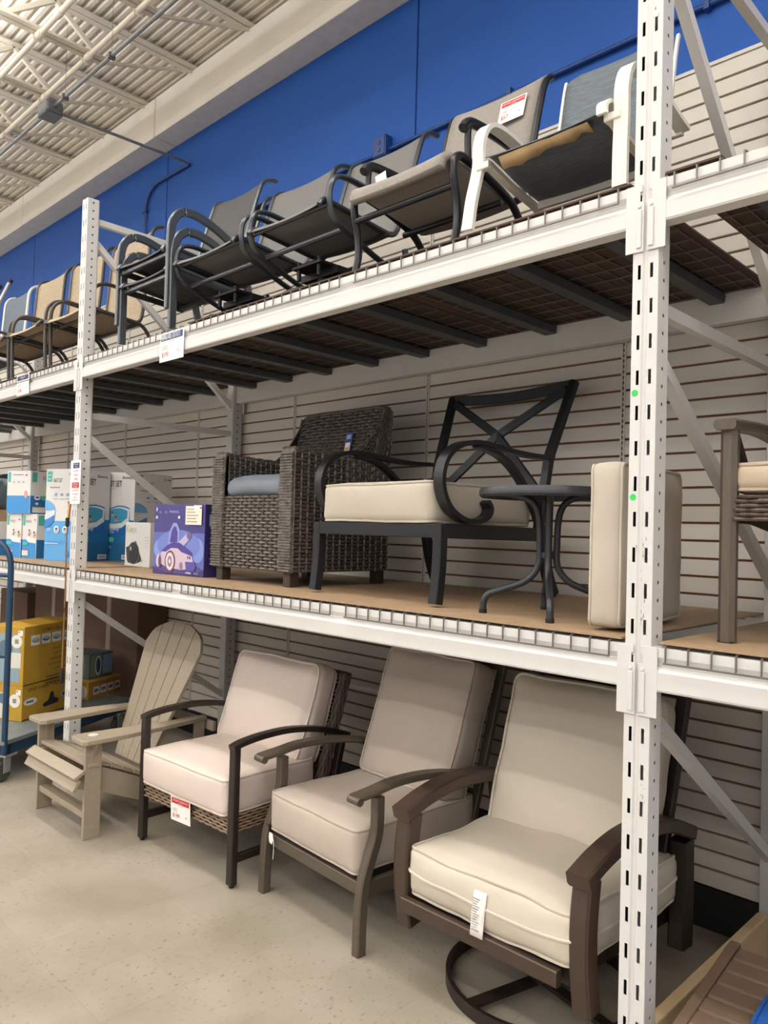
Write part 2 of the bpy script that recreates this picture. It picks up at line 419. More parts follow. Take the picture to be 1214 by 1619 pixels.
for pp_, yy in ((p2, .205), (p1, -.125)):
    for k in range(-3, 9):
        xc = .2-.753*k; g = G(); g.tube([(xc, yy, 4.855), (xc, yy, 4.91)], .006, 6); g.bar([(xc, yy-.024, 4.872), (xc, yy-.018, 4.85), (xc, yy+.018, 4.85), (xc, yy+.024, 4.872)], .02, .004, (1, 0, 0)); g.build('hanger', PIPEW, pp_, False)
ZC, YC = 4.60, .112
cd = pipe('electrical_conduit', 'grey steel conduit hung below the roof with a side branch to the blue wall', 'conduit',
     [(-11, YC, ZC), (6, YC, ZC)], .0125, COND)
g = G(); g.tube(fillet([(-.90, YC, ZC), (-.86, 1.215, ZC), (-1.46, 1.236, ZC-.003), (-1.585, 1.236, ZC-.13), (-1.585, 1.236, 3.70)][:2]+[(-.862, 1.20, ZC)], .02), .0115, 10); g.build('branch', COND, cd)
for xx in (.05, -.65, -2.2):
    g = G(); g.box(xx-.012, xx+.012, YC-.022, YC+.022, ZC-.02, ZC+.018); g.tube([(xx, YC, ZC+.01), (xx, YC, 5.2)], .0014, 6); g.build('clamp', JBOX, cd, False)
g = G(); g.box(-.98, -.82, YC-.065, YC+.065, ZC-.05, ZC+.045); jb = g.build('junction_box', JBOX, cd, False, bevel=.02)
g = G(); g.box(-.975, -.825, YC-.06, YC+.06, ZC-.056, ZC-.05); g.build('cover', JBOX, jb, False, bevel=.002)
wc = pipe('wall_conduit', 'blue painted conduit bent down the wall behind the left upright', 'conduit',
     fillet([(-.87, 1.236, ZC-.003), (-1.44, 1.236, ZC-.003), (-1.585, 1.236, ZC-.12), (-1.585, 1.236, 3.70)], .14, 6), .0125, BLUEP)
for z in (4.40, 3.95):
    g = G(); g.box(-1.625, -1.560, 1.222, 1.252, z-.012, z+.012); g.build('strap', BLUEP, wc, False)
wh = pipe('wall_conduit', 'long blue painted conduit running level along the blue wall above the slatwall', 'conduit',
     [(-.1, 1.236, 3.955), (9, 1.236, 3.955)], .0135, BLUEP)
for x in (.2, 2.35, 3.39):
    g = G(); g.box(x-.012, x+.012, 1.216, 1.252, 3.93, 3.985); g.build('strap', BLUEP, wh, False)
g = G(); g.box(1.35, 1.46, 1.195, 1.255, 3.91, 4.04); wx = g.build('outlet_box', BLUEP, None, False, bevel=.006); tag(wx, 'blue painted outlet box on the wall conduit', 'outlet')
g = G(); g.box(1.357, 1.453, 1.190, 1.195, 3.917, 4.033); g.build('cover_plate', BLUEP, wx, False, bevel=.002)
for dz in (-.022, .022): g = G(); g.lathe([(.015, 0), (.015, .004), (.011, .005)], n=16, T=Matrix.Translation((1.405, 1.190, 3.975+dz)) @ Matrix.Rotation(radians(90), 4, 'X')); g.build('socket', BLUEP, wx, False)

# ================================================================== PALLET RACKS
ZM, ZT, BAY, RD = 1.3208, 2.6416, 3.733, 1.20
HP = .038
def post_mesh(h):
    g = G(); xs_ = [-.038, -.023, -.014, -.008, -.0045, .0045, .008, .014, .023, .038]; ys_ = [0, 0, 0, 0, .004, .004, 0, 0, 0, 0]
    pit = .1016; n = int(h/pit); zz = [0]
    for k in range(n): zz += [.0305+pit*k, .0725+pit*k]
    zz = [z for z in zz if z < h]+[h]
    for i in range(len(zz)-1):
        hole = i % 2 == 1 and zz[i+1] < h
        for c in range(9):
            if hole and c in (1, 7): continue
            g.add([(xs_[c], ys_[c], zz[i]), (xs_[c+1], ys_[c+1], zz[i]), (xs_[c+1], ys_[c+1], zz[i+1]), (xs_[c], ys_[c], zz[i+1])], [(0, 1, 2, 3)])
    # side walls with round holes every two inches, edges rounded
    for sx in (-1, 1):
        X = sx*.038; p2 = .0508
        for k in range(int(h/p2)+1):
            za, zb = p2*k, min(h, p2*(k+1)); zc = (za+zb)/2; y0, y1, yc, r = 0, .068, .036, .0062
            if zb-za < p2*.9: g.add([(X, y0, za), (X, y1, za), (X, y1, zb), (X, y0, zb)], [(0, 1, 2, 3)]); continue
            oc = [(yc+r*cos(2*pi*i/8+pi/8), zc+r*sin(2*pi*i/8+pi/8)) for i in range(8)]
            sq = [(y1, zb), (y0, zb), (y0, za), (y1, za)]
            vs = [(X, a, b) for a, b in oc]+[(X, a, b) for a, b in sq]
            f = [(7, 0, 8, 11), (0, 1, 8), (1, 2, 9, 8), (2, 3, 9), (3, 4, 10, 9), (4, 5, 10), (5, 6, 11, 10), (6, 7, 11)]
            g.add(vs, f)
        g.add([(X, .068, 0), (sx*.034, .076, 0), (sx*.034, .076, h), (X, .068, h)], [(0, 1, 2, 3)])
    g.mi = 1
    for sx in (-1, 1): g.add([(sx*.0352, .004, 0), (sx*.0352, .070, 0), (sx*.0352, .070, h), (sx*.0352, .004, h)], [(0, 1, 2, 3)])  # dark liner behind the side holes, shade inside the post put into colour
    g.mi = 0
    g.add([(-.034, .076, 0), (.034, .076, 0), (.034, .076, h), (-.034, .076, h)], [(0, 1, 2, 3)]); g.add([(-.034, .074, h), (.034, .074, h), (.036, .004, h), (-.036, .004, h)], [(0, 1, 2, 3)])
    return g
PH = 3.6576
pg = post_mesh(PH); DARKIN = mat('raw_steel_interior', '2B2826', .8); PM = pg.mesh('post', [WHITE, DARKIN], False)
pgs = G(); GALVP = PM.copy(); GALVP.materials[0] = mat('grey_rack_paint', 'C3C1BE', .4, .2, .05, 8)
CPROF = [(-.017, -.019), (.017, -.019), (.017, .019), (.013, .019), (.013, -.015), (-.013, -.015), (-.013, .019), (-.017, .019)]
def brace(parent, a, b, m=WHITE, k=1.0):
    g = G(); g.sweep([a, b], [(q*k, r_*k) for q, r_ in CPROF], up=V((0, -(b[2]-a[2]), b[1]-a[1]))); return g.build('brace', m, parent, False)
FRAME = {}
def frame(x, label):
    t = thing('rack_upright', label, 'rack upright', (x, 0, 0))
    for nm, yy, fl_ in (('post', 0, 1), ('post', RD, -1)):
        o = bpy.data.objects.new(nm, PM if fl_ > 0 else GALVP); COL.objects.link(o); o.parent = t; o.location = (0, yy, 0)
        if fl_ < 0: o.rotation_euler = (0, 0, pi)
        md = o.modifiers.new('sheet', 'SOLIDIFY'); md.thickness = .0018; md.offset = 0
        g = G(); g.box(-.055, .055, min(yy, yy+fl_*.1)-.008, max(yy, yy+fl_*.1)+.008, 0, .006); f_ = g.build('foot_plate', WHITE, t, False)
    y0, y1 = .06, RD-.06
    for z in (3.53, 2.295): brace(t, (0, y0, z), (0, y1, z))
    for a, b in ((3.415, 2.47), (2.175, 1.425), (1.13, .39)): brace(t, (0, y0-.01, a), (0, y1+.01, b))
    return t
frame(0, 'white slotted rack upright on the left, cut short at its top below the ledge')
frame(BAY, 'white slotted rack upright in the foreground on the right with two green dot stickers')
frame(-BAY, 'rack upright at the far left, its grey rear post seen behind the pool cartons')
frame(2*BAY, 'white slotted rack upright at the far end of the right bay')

BP = [(-.003, 0), (.046, 0), (.046, -.122), (-.003, -.122), (-.006, -.116), (-.006, -.068), (.006, -.052), (.006, -.042), (-.003, -.026)]
def beam(x0, x1, z, label, rear=False, group=None):
    yb = RD if rear else 0; sg = -1 if rear else 1
    g = G(); g.prism([(a*sg, b) for a, b in BP], x1-x0, lambda u, v, t: (x0+t, yb+u, z+v))
    o = g.build('rack_beam', WHITE, None, True, 20); tag(o, label, 'rack beam', group)
    for xe, s in ((x0, -1), (x1, 1)):
        # end plate wraps the post: front plate with a stepped upper edge, and a clip
        xa = xe; xb = xe+s*.033
        poly = [(xa-s*.022, .0), (xb-s*.006, .0), (xb-s*.006, -.022), (xb-s*.012, -.022), (xb-s*.012, -.05), (xb, -.05), (xb, -.196), (xa-s*.022, -.196), (xa-s*.022, -.122)]
        g = G(); g.prism(poly, .0035, lambda u, v, t: (u, yb-sg*(.0035+t) if True else 0, z+v)); e = g.build('connector_plate', WHITE, o, False, bevel=.001)
        g = G(); xm = xb-s*.013; g.box(xm-.0075, xm+.0075, min(yb-sg*.007, yb-sg*.012), max(yb-sg*.007, yb-sg*.012), z-.185, z-.075); g.lathe([(.0055, 0), (.0055, .004), (.003, .005)], n=12, T=Matrix.Translation((xm, yb-sg*.007, z-.065)) @ Matrix.Rotation(radians(90*sg), 4, 'X'))
        g.build('locking_clip', WHITE, o, False, bevel=.0015)
    return o
bays = [(-BAY, 'far left'), (0, 'left'), (BAY, 'middle'), (2*BAY, 'right')]
for k, bn in ((-2, 'far left'), (-1, 'left'), (0, 'middle'), (1, 'right')):
    xa, xb = BAY*k+HP, BAY*(k+1)-HP
    for z, zn in ((ZM, 'lower'), (ZT, 'upper')):
        front = {('middle', 'lower'): 'white front beam under the black armchair and wicker chair', ('middle', 'upper'): 'white front beam under the row of grey sling chairs',
                 ('left', 'lower'): 'white front beam under the stacked pool cartons at left', ('left', 'upper'): 'white front beam under the tan sling chairs, small price card on it',
                 ('right', 'lower'): 'white front beam under the brown armchair at the right edge', ('right', 'upper'): 'white front beam at the right edge above the brown armchair',
                 ('far left', 'lower'): 'white front beam of the farthest bay at the left edge, lower shelf', ('far left', 'upper'): 'white front beam of the farthest bay at the left edge, upper shelf'}[(bn, zn)]
        beam(xa, xb, z, front)
        beam(xa, xb, z, f'white rear beam against the slatwall, {zn} shelf of the {bn} bay', True)

# wire decks
DW = 1.15
def deck_mesh():
    g = G(); r = .0029; n = 19
    for i in range(n):
        x = -DW/2+.012+(DW-.024)*i/(n-1)
        g.tube([(x, -.010, -.040), (x, -.010, .004), (x, .004, .007), (x, RD-.004, .007), (x, RD+.009, .004), (x, RD+.009, -.036)], r, 4, up=(1, 0, 0))
    for y in [.06+.108*i for i in range(11)]: g.tube([(-DW/2, y, .001), (DW/2, y, .001)], r, 4)
    g.tube([(-DW/2+.008, -.0150, -.040), (DW/2-.008, -.0150, -.040)], r*1.05, 6); g.tube([(-DW/2+.01, RD+.014, -.036), (DW/2-.01, RD+.014, -.036)], r, 4)
    return g.mesh('wire_mesh', WIRE, False)
DM = deck_mesh()
cg = G(); cg.sweep([(0, .048, -.022), (0, RD-.048, -.022)], [(-.030, -.018), (.030, -.018), (.034, .018), (.026, .018), (.022, -.010), (-.022, -.010), (-.026, .018), (-.034, .018)][::-1]); CM = cg.mesh('support_channel', CHAN, False)
def deck(x, z, label):
    t = thing('wire_deck', label, 'wire deck', (x, 0, z))
    o = bpy.data.objects.new('wire_mesh', DM); COL.objects.link(o); o.parent = t; o['kind'] = 'stuff'
    for dx in (-.40, 0, .40):
        o = bpy.data.objects.new('support_channel', CM); COL.objects.link(o); o.parent = t; o.location = (dx, 0, 0)
def board(x0, x1, z, label, m, y0=.004, th=.006):
    g = G(); g.box(x0, x1, y0, RD-.01, z+.0105, z+.0105+th); o = g.build('deck_board', m, None, False); tag(o, label, 'board'); return o
ordn = ['left', 'middle', 'right']
for k, bn in ((-2, 'farthest'), (-1, 'left'), (0, 'middle'), (1, 'right')):
    for i in range(3):
        x = BAY*k+.038+.6095+1.219*i
        deck(x, ZM, f'galvanised wire deck, {ordn[i]} of three on the lower shelf of the {bn} bay')
        deck(x, ZT, f'galvanised wire deck, {ordn[i]} of three on the upper shelf of the {bn} bay')
for k, bn in ((-1, 'left'), (0, 'middle'), (1, 'right')):
    x0 = BAY*k+.05 
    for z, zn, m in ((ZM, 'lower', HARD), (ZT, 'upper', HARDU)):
        cuts = [x0, x0+1.215, x0+2.43, BAY*(k+1)-.05]
        if k == 1: cuts = [x0+.01, x0+1.2, x0+2.43, BAY*2-.05]
        for i in range(3):
            if k == 1 and z == ZT:
                a, b = ((x0+.005, x0+.16), (x0+.46, x0+1.6), (x0+1.61, BAY*2-.05))[i]
            else: a, b = cuts[i]+.002, cuts[i+1]-.002
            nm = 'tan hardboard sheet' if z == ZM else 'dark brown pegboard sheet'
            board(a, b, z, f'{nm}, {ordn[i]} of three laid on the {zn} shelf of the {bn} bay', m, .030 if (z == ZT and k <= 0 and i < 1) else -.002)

# ================================================================== FLOOR CHAIRS
ADW = mat('grey_tan_poly_lumber', '9C8F7C', .55, 0, .05, 14, .15, 80, stretch=(1, 1, 6))
def board_poly(g, poly, th, fn): g.prism(poly, th, fn)
# ---- Adirondack chair
t = thing('adirondack_chair', 'weathered grey tan slatted Adirondack chair on the floor by the left upright', 'chair', (.600, -.292, 0))
for s in (-1, 1):
    g = G(); g.box(s*.298-.011, s*.298+.011, 0, .088, 0, .494); lg_ = g.build('leg', ADW, t, False, bevel=.003)
    for z in (.06, .33): b_ = G(); b_.lathe([(.005, 0), (.005, .0015), (.002, .002)], n=10, T=Matrix.Translation((s*.298+.0105, .044, z)) @ Matrix.Rotation(radians(90), 4, 'Y')); b_.build('screw', GALV, lg_)
    pl = [(.20, -.030), (.345, -.036), (.364, -.018), (.360, .20), (.335, .42), (.300, .62), (.275, .735), (.232, .735), (.228, .60), (.232, .45), (.205, .22), (.184, .0)]
    g = G(); g.prism(pl if s > 0 else [(-a, b) for a, b in pl][::-1], .024, lambda u, v, q: (u, v, .494+q)); g.build('arm', ADW, t, False, bevel=.004)
    g = G(); g.box(s*.268-.010, s*.268+.010, .655, .720, .05, .494); g.build('rear_post', ADW, t, False, bevel=.003)
    g = G(); g.prism([(-.02, .345), (.09, .355), (.30, .262), (.72, .055), (.84, 0), (.62, 0), (.42, .085), (.09, .225), (-.02, .26)], .022, lambda u, v, q: (s*.268-.011+q, u, v)); g.build('side_rail', ADW, t, False, bevel=.003)
    g = G(); g.prism([(.002, .494), (.08, .494), (.05, .42), (.03, .39), (.012, .39)], .02, lambda u, v, q: (s*.268+(s*.0095)-.01+q, u, v)) if False else g.prism([(.270, .494), (.345, .494), (.311, .42), (.311, .39), (.285, .39)] if s > 0 else [(-.270, .494), (-.345, .494), (-.311, .42), (-.311, .39), (-.285, .39)][::-1], .02, lambda u, v, q: (u, .034+q, v)); g.build('arm_bracket', ADW, t, False, bevel=.002)
g = G(); g.box(-.287, .287, .012, .075, .100, .132); g.build('front_stretcher', ADW, t, False, bevel=.003)
g = G(); g.box(-.34, .34, .735, .757, .440, .494); g.build('back_brace', ADW, t, False, bevel=.003)
sl = [(-.043, .285, 62), (-.030, .335, 30), (.045, .375, 0), (.115, .360, -16), (.182, .335, -24), (.248, .306, -25), (.314, .275, -25), (.380, .244, -25)]
for i, (y, z, a) in enumerate(sl):
    g = G(); hwid = .315 if i < 3 else .275; g.box(-hwid, hwid, -.031, .031, -.010, .010, Matrix.Translation((0, y, z)) @ Matrix.Rotation(radians(a), 4, 'X')); g.build('seat_slat', ADW, t, False, bevel=.003)
ang = math.atan2(.31, .79); L_ = sqrt(.31**2+.79**2)
def bk_pt(u, v, q): return (u, .405+v*sin(ang)+q*cos(ang), .265+v*cos(ang)-q*sin(ang))
def top_(u): return L_-.02-.10*(abs(u)/.31)**2.2-(.05*max(0, (abs(u)-.25)/.06)**2)
for i in range(5):
    ub0, ub1 = -.185+.074*i+.002, -.185+.074*(i+1)-.002; ut0, ut1 = -.315+.126*i+.003, -.315+.126*(i+1)-.003
    pts = [(ub0, 0), (ub1, 0)]
    for k in range(9): u = ut1+(ut0-ut1)*k/8; pts.append((u, top_(u)))
    # sides follow the fan
    g = G(); g.prism(pts, .020, bk_pt); g.build('back_slat', ADW, t, False, bevel=.0025)
g = G(); g.bar([bk_pt(-.25, .62, .03), bk_pt(.25, .62, .03)], .02, .06, up=(0, sin(ang), cos(ang))); g.build('back_rail', ADW, t, False)
g = G(); g.lathe([(.026, 0), (.026, .003), (.022, .004)], c=(.262, .06, .518), n=24); g.build('cup_cap', mat('white_plastic', 'DAD8D2', .35), t)

# ---- armchair with wicker apron and blush cushions
DKB = mat('dark_bronze_frame', '2B221E', .42, .2, .1, 10)
WKT = mat('tan_wicker', '9A8066', .55, 0, .2, 30, hex2='6E5745'); WKD = mat('brown_wicker', '4B3A30', .5, 0, .25, 30)
PINK = mat('blush_canvas', 'D6C7BC', .85, 0, .02, 8, .25, 700)
t = thing('cushioned_armchair', 'dark bronze armchair with blush pink cushions and a tan wicker apron, red price card', 'chair', (1.462, -.060, 0), 2.5)
HW = .374
for s in (-1, 1):
    g = G(); g.bar([(s*HW, .018, .016), (s*HW, .018, .638)], .042, .036, (0, 1, 0)); lg_ = g.build('leg', DKB, t, False)
    g = G(); g.lathe([(.010, 0), (.012, .004), (.012, .009), (.006, .010), (.006, .018)], c=(s*HW, .018, 0), n=12); g.build('glide', mat('black_rubber', '161616', .6), lg_)
    g = G(); g.bar(cat(yz(s*HW, [(-.002, .626), (.05, .640), (.16, .652), (.32, .653), (.48, .632), (.62, .598), (.735, .560)]), 5), .046, .026, (0, 0, 1)); g.build('arm', DKB, t)
    g = G(); g.bar([(s*HW, .60, .02), (s*HW, .63, .28), (s*HW, .70, .56)], .040, .036, (0, 1, 0)); g.build('leg', DKB, t, False)
    g = G(); g.bar([(s*HW, .035, .125), (s*HW, .615, .125)], .026, .036); g.build('side_stretcher', DKB, t, False)
    g = G(); g.bar([(s*.345, .565, .28), (s*.345, .745, .865)], .036, .05, (0, 1, 0)); weave(g, lambda u, v, s=s: (V((s*(.345+.021), .54+.05*v+.18*u, .28+.585*u)), V((s, 0, 0))), 14, 4, .003); weave(g, lambda u, v, s=s: (V((s*(.345)-.02+.04*v, .54+.18*u-.002, .28+.585*u)), V((0, -1, .3))), 14, 3, .003)
    g.build('back_post', WKD, t)
g = G()
weave(g, lambda u, v: (V((-.352+.704*u, .012, .228+.085*v)), V((0, -1, 0))), 26, 6, .0035)
for s in (-1, 1): weave(g, lambda u, v, s=s: (V((s*.353, .014+.56*u, .228+.085*v)), V((s, 0, 0))), 20, 6, .0035)
g.build('wicker_apron', WKT, t)
g = G(); g.box(-.348, .348, .017, .575, .225, .300); g.build('seat_deck', DKB, t, False)
g = G(); weave(g, lambda u, v: (V((-.33+.66*u, .60+.165*v, .33+.545*v)), V((0, -1, .3))), 22, 26, .003); weave(g, lambda u, v: (V((-.36+.72*u, .755+.02*v, .865-.005*v)), V((0, -.2, 1))), 24, 4, .004); g.build('back_panel', WKD, t)
cushion('seat_cushion', t, TR((0, .262, .392)), .690, .560, .165, PINK, .022, .022, seed=1)
cushion('back_cushion', t, TR((-.012, .575, .672), 72), .680, .50, .15, PINK, .045, .045, seed=2, wob=.007)
pc = Print((-.068, -.012, .196), (1, 0, 0), (0, 0, 1))
def price_card(parent, o, u, v, wdt, hgt, price, small='.99', header='OUTLET CLEARANCE', hcol='C4262E', off=.003, tilt=None):
    u = V(u).normalized(); v = V(v).normalized(); n = u.cross(v); o = V(o)
    g = G(); a = [o, o+u*wdt, o+u*wdt+v*hgt, o+v*hgt]; g.add([p for p in a]+[p-n*.0008 for p in a], [(0, 1, 2, 3), (7, 6, 5, 4), (0, 4, 5, 1), (1, 5, 6, 2), (2, 6, 7, 3), (3, 7, 4, 0)])
    c = g.build('price_card', PAPER, parent, False)
    p = Print(o, u, v); W, H = wdt, hgt
    p.rect(.05*W, .73*H, .95*W, .96*H, hcol); p.text(header, .5*W, .83*H, .075*H, 'F4F0EC', 'CENTER', sx=min(1, .82*W/(max(1, len(header))*.075*H*.72)))
    p.text('FINAL SALE', .5*W, .76*H, .038*H, 'F0D0CC', 'CENTER')
    p.text('PATIO CHAIR', .5*W, .66*H, .04*H, '444444', 'CENTER')
    for k in range(3): p.rect(.1*W, (.52-.05*k)*H, (.36-.04*(k % 2))*W, (.535-.05*k)*H, '9A9690')
    p.text(price, .10*W, .16*H, .17*H, 'C0202A'); p.text(small, (.12+.115*len(price)*(H/W) if False else .74)*W, .24*H, .085*H, 'C0202A')
    p.build(c); return c
price_card(t, (-.072, -.014, .196), (1, .06, 0), (0, -.05, 1), .150, .115, '$199')

# ---- taupe armchair, curved legs
TPF = mat('taupe_frame', '5C5246', .42, .25, .06, 10); TPC = mat('taupe_canvas', 'B9AC9F', .9, 0, .03, 10, .25, 700)
t = thing('cushioned_armchair', 'taupe framed armchair with curved legs and tall taupe cushions, small white hang tag', 'chair', (2.290, .030, 0), -4)
HW = .330
for s in (-1, 1):
    g = G(); g.bar(cat(yz(s*HW, [(.010, 0), (.012, .13), (.022, .26), (.055, .36), (.085, .45), (.088, .585)]), 5), .042, .044, (0, 1, 0), scale=None); g.build('leg', TPF, t)
    a = cat(yz(s*HW, [(-.030, .602), (.06, .612), (.18, .626), (.36, .620), (.54, .590), (.70, .548), (.83, .505)]), 5)
    g = G(); g.bar(a, .066, .026, (0, 0, 1), c=.3); g.tube([(s*HW-.033, -.028, .594), (s*HW+.033, -.028, .594)], .016, 12); g.build('arm', TPF, t)
    g = G(); g.bar(cat(yz(s*HW, [(.90, 0), (.86, .20), (.80, .40), (.78, .53)]), 4), .04, .044, (0, 1, 0)); g.build('leg', TPF, t)
    g = G(); g.bar([(s*HW, .03, .245), (s*HW, .86, .215)], .026, .062); g.build('side_rail', TPF, t, False)
    g = G(); g.bar([(s*.285, .66, .24), (s*.285, .885, 1.02)], .04, .03, (0, 1, 0)); g.build('back_post', TPF, t, False)
g = G(); g.bar([(-HW, .020, .243), (HW, .020, .243)], .022, .050); g.build('front_rail', TPF, t, False)
g = G(); g.bar([(-HW, .020, .286), (-HW+.03, .020, .286)], .022, .034); g.box(-.30, .30, .03, .70, .262, .283); g.build('seat_deck', DKB, t, False)
g = G(); g.bar([(-.285, .882, 1.005), (.285, .882, 1.005)], .05, .03); g.bar([(-.285, .72, .45), (.285, .72, .45)], .04, .03); g.build('back_rail', TPF, t, False)
for k in range(5): g = G(); g.bar([(-.19+.095*k, .728, .46), (-.19+.095*k, .880, .99)], .035, .012, (0, 1, 0)); g.build('back_slat', TPF, t, False)
cushion('seat_cushion', t, TR((0, .350, .372)), .600, .690, .170, TPC, .022, .012, seed=3)
cushion('back_cushion', t, TR((.0, .665, .735), 71.5), .575, .610, .150, TPC, .028, .03, seed=4, wob=.006)
g = G(); g.add([(-.272, -.010, .286), (-.245, -.012, .286), (-.239, -.012, .262), (-.247, -.013, .240), (-.268, -.011, .244), (-.276, -.010, .262)], [(0, 1, 2, 3, 4, 5)]); ht = g.build('hang_tag', PAPER, t, False, solid=.0012)
g = G(); g.tube(cat([(-.240, -.013, .268), (-.226, -.018, .255), (-.224, -.018, .22), (-.230, -.017, .182)], 5), .0014, 5); g.build('tag_string', PAPER, ht)

# ---- swivel rocker
SWF = mat('brown_frame', '4A3B32', .38, .25, .06, 10); SWD = mat('dark_brown_frame', '2A211C', .45, .2); SAND = mat('sand_canvas', 'C9BFAF', .9, 0, .02, 9, .25, 700)
t = thing('swivel_rocker_chair', 'brown swivel armchair with sand cushions on a ring base, beside the right upright', 'chair', (3.212, .0, 0), 0)
HW = .358
for s in (-1, 1):
    g = G(); g.bar(cat(yz(s*HW, [(.045, .205), (.022, .34), (.018, .47), (.035, .60)]), 5), .062, .070, (0, 1, 0), c=.1); lg_ = g.build('leg', SWF, t)
    g = G(); g.bar(cat(yz(s*(HW+.032), [(.036, .215), (.013, .34), (.009, .47), (.026, .60)]), 5), .004, .045, (0, 1, 0)); g.build('leg_ridge', SWF, lg_)
    arm = cat(yz(s*HW, [(-.020, .608), (.10, .643), (.24, .664), (.40, .660), (.56, .632), (.74, .562)]), 5)
    g = G(); g.bar(arm, .078, .050, (0, 0, 1), c=.14); ar = g.build('arm', SWF, t)
    g = G(); g.bar(cat(yz(s*HW, [(.70, .165), (.705, .34), (.70, .545)]), 4), .062, .085, (0, 1, 0)); g.build('leg', SWD, t)
    g = G(); g.bar([(s*.30, .02, .295), (s*.30, .70, .255)], .03, .05); g.build('side_rail', SWD, t, False)
    g = G(); g.bar([(s*.30, .60, .30), (s*.32, .80, 1.06)], .045, .04, (0, 1, 0)); g.build('back_post', SWD, t, False)
g = G(); g.bar([(-.338, -.018, .300), (.300, -.018, .300)], .03, .050); g.build('front_rail', SWF, t, False)
g = G(); g.bar([(-.30, .795, 1.045), (.30, .795, 1.045)], .05, .03); g.bar([(-.30, .64, .45), (.30, .64, .45)], .04, .03); g.build('back_rail', SWD, t, False)
for k in range(5): g = G(); g.bar([(-.2+.1*k, .64, .46), (-.2+.1*k, .795, 1.03)], .035, .012, (0, 1, 0)); g.build('back_slat', SWD, t, False)
g = G(); g.box(-.29, .29, .0, .66, .300, .318); g.build('seat_deck', SWD, t, False)
sc = cushion('seat_cushion', t, TR((.012, .335, .415), 0, -1), .680, .69, .170, SAND, .03, .030, seed=5, wob=.011, mid=True, puff=.02)
cushion('back_cushion', t, TR((.0, .588, .735), 72, 1), .64, .63, .14, SAND, .045, .045, seed=6, wob=.008)
g = G(); g.sweep([(.335*cos(2*pi*i/48), .360+.335*sin(2*pi*i/48), .024) for i in range(48)], [(-.008, -.022), (.008, -.022), (.008, .022), (-.008, .022)], closed=True); rb = g.build('ring_base', SWD, t)
for a in (76, 166): g = G(); g.bar([(.33*cos(radians(a)), .360+.33*sin(radians(a)), .030), (-.33*cos(radians(a)), .360-.33*sin(radians(a)), .030)], .045, .016); g.build('cross_bar', SWD, rb, False)
g = G(); g.lathe([(.045, .03), (.045, .14), (.03, .15), (.03, .20), (.10, .205), (.10, .235)], c=(0, .36, 0), n=20); g.box(-.14, .14, .22, .50, .235, .262); g.build('pedestal', SWD, t)
# care label hanging over the front of the cushion
g = G(); rows = []
for i, (y, z) in enumerate([(-.016, .464), (-.030, .455), (-.036, .42), (-.038, .395), (-.036, .370), (-.036, .345), (-.040, .318)]): rows.append([(x+.012*sin(i*.9)*.3, y, z) for x in (-.017, .0, .017, .034)])
g.grid(rows); cl = g.build('care_label', PAPER, sc, True, solid=.0012)
p = Print((-.012, -.0402, .33), (1, 0, 0), (0, .02, 1)); p.d = .001
for k in range(13): p.rect(.0, .108-.0082*k, .030-.006*((k*7) % 3), .1105-.0082*k, '8D8A86' if k % 4 else '4A4848')
cl_p = p.build(cl)

# ================================================================== LOWER SHELF
ZB = ZM+.0170
# ---- grey wicker armchair
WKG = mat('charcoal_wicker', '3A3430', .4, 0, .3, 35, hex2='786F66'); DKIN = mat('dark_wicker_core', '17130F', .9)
t = thing('wicker_armchair', 'charcoal woven wicker tub armchair with a blue grey seat cushion', 'chair', (1.520, .245, ZB), 0)
W2 = .335; H1 = .665
def wp(nm, P, nu, nv, th=.0035, core=None):
    g = G(); weave(g, P, nu, nv, th); o = g.build(nm, WKG, t); o['kind'] = 'stuff'
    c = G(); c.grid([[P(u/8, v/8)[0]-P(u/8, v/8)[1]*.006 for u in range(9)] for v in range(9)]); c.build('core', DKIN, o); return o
wp('front_panel', lambda u, v: (V((-W2+.05+u*(2*W2-.10), .008-.006*sin(pi*v), .07+v*.375)), V((0, -1, 0))), 15, 23, .0048)
def arm_h(y): return H1-.012*sin(min(1, y/.60)*pi)-.02*max(0, (y-.1))
def back_y(z): return .475+.115*max(0, (z-.30))/.65
for s in (-1, 1):
    # outer side panel, arm cap, inner side panel, front corner posts
    wp('side_panel', lambda u, v, s=s: (V((s*(W2-.002*v), .006+u*(.645+.0*v), .07+v*(arm_h(u*.62)-.07))), V((s, 0, 0))), 15, 32, .0048)
    wp('inner_side', lambda u, v, s=s: (V((s*(W2-.085), .03+u*.55, .42+v*(arm_h(u*.6)-.42))), V((-s, 0, 0))), 16, 13)
    wp('arm_cap', lambda u, v, s=s: (V((s*(W2-.001-.083*v), .008+u*.60, arm_h(u*.6)+.010*sin(pi*v))), V((0, 0, 1))), 18, 5, .004)
    g = G()
    for k in range(6): 
        xx = s*(W2-.004-.016*k); g.tube(cat([(xx, .002, .07), (xx, -.004, .30), (xx-s*.004, .0, H1-.03), (xx-s*.004, .030, H1+.006)], 6), .0095, 6)
    for k in range(42): zz = .08+.0138*k; g.bar([(s*(W2+.004), -.008 if k % 2 else -.012, zz), (s*(W2-.092), -.012 if k % 2 else -.008, zz)], .008, .010)
    o = g.build('front_post', WKG, t); o['kind'] = 'stuff'
    g = G(); g.box(s*(W2-.075)-.0, s*(W2-.020), .012, .068, 0, .075); 
    m_ = mat('brown_wood_leg', '43352E', .6, 0, .1, 20); g.build('leg', m_, t, False, bevel=.003)
    g = G(); g.box(s*(W2-.075), s*(W2-.020), .60, .655, 0, .075); g.build('leg', m_, t, False, bevel=.003)
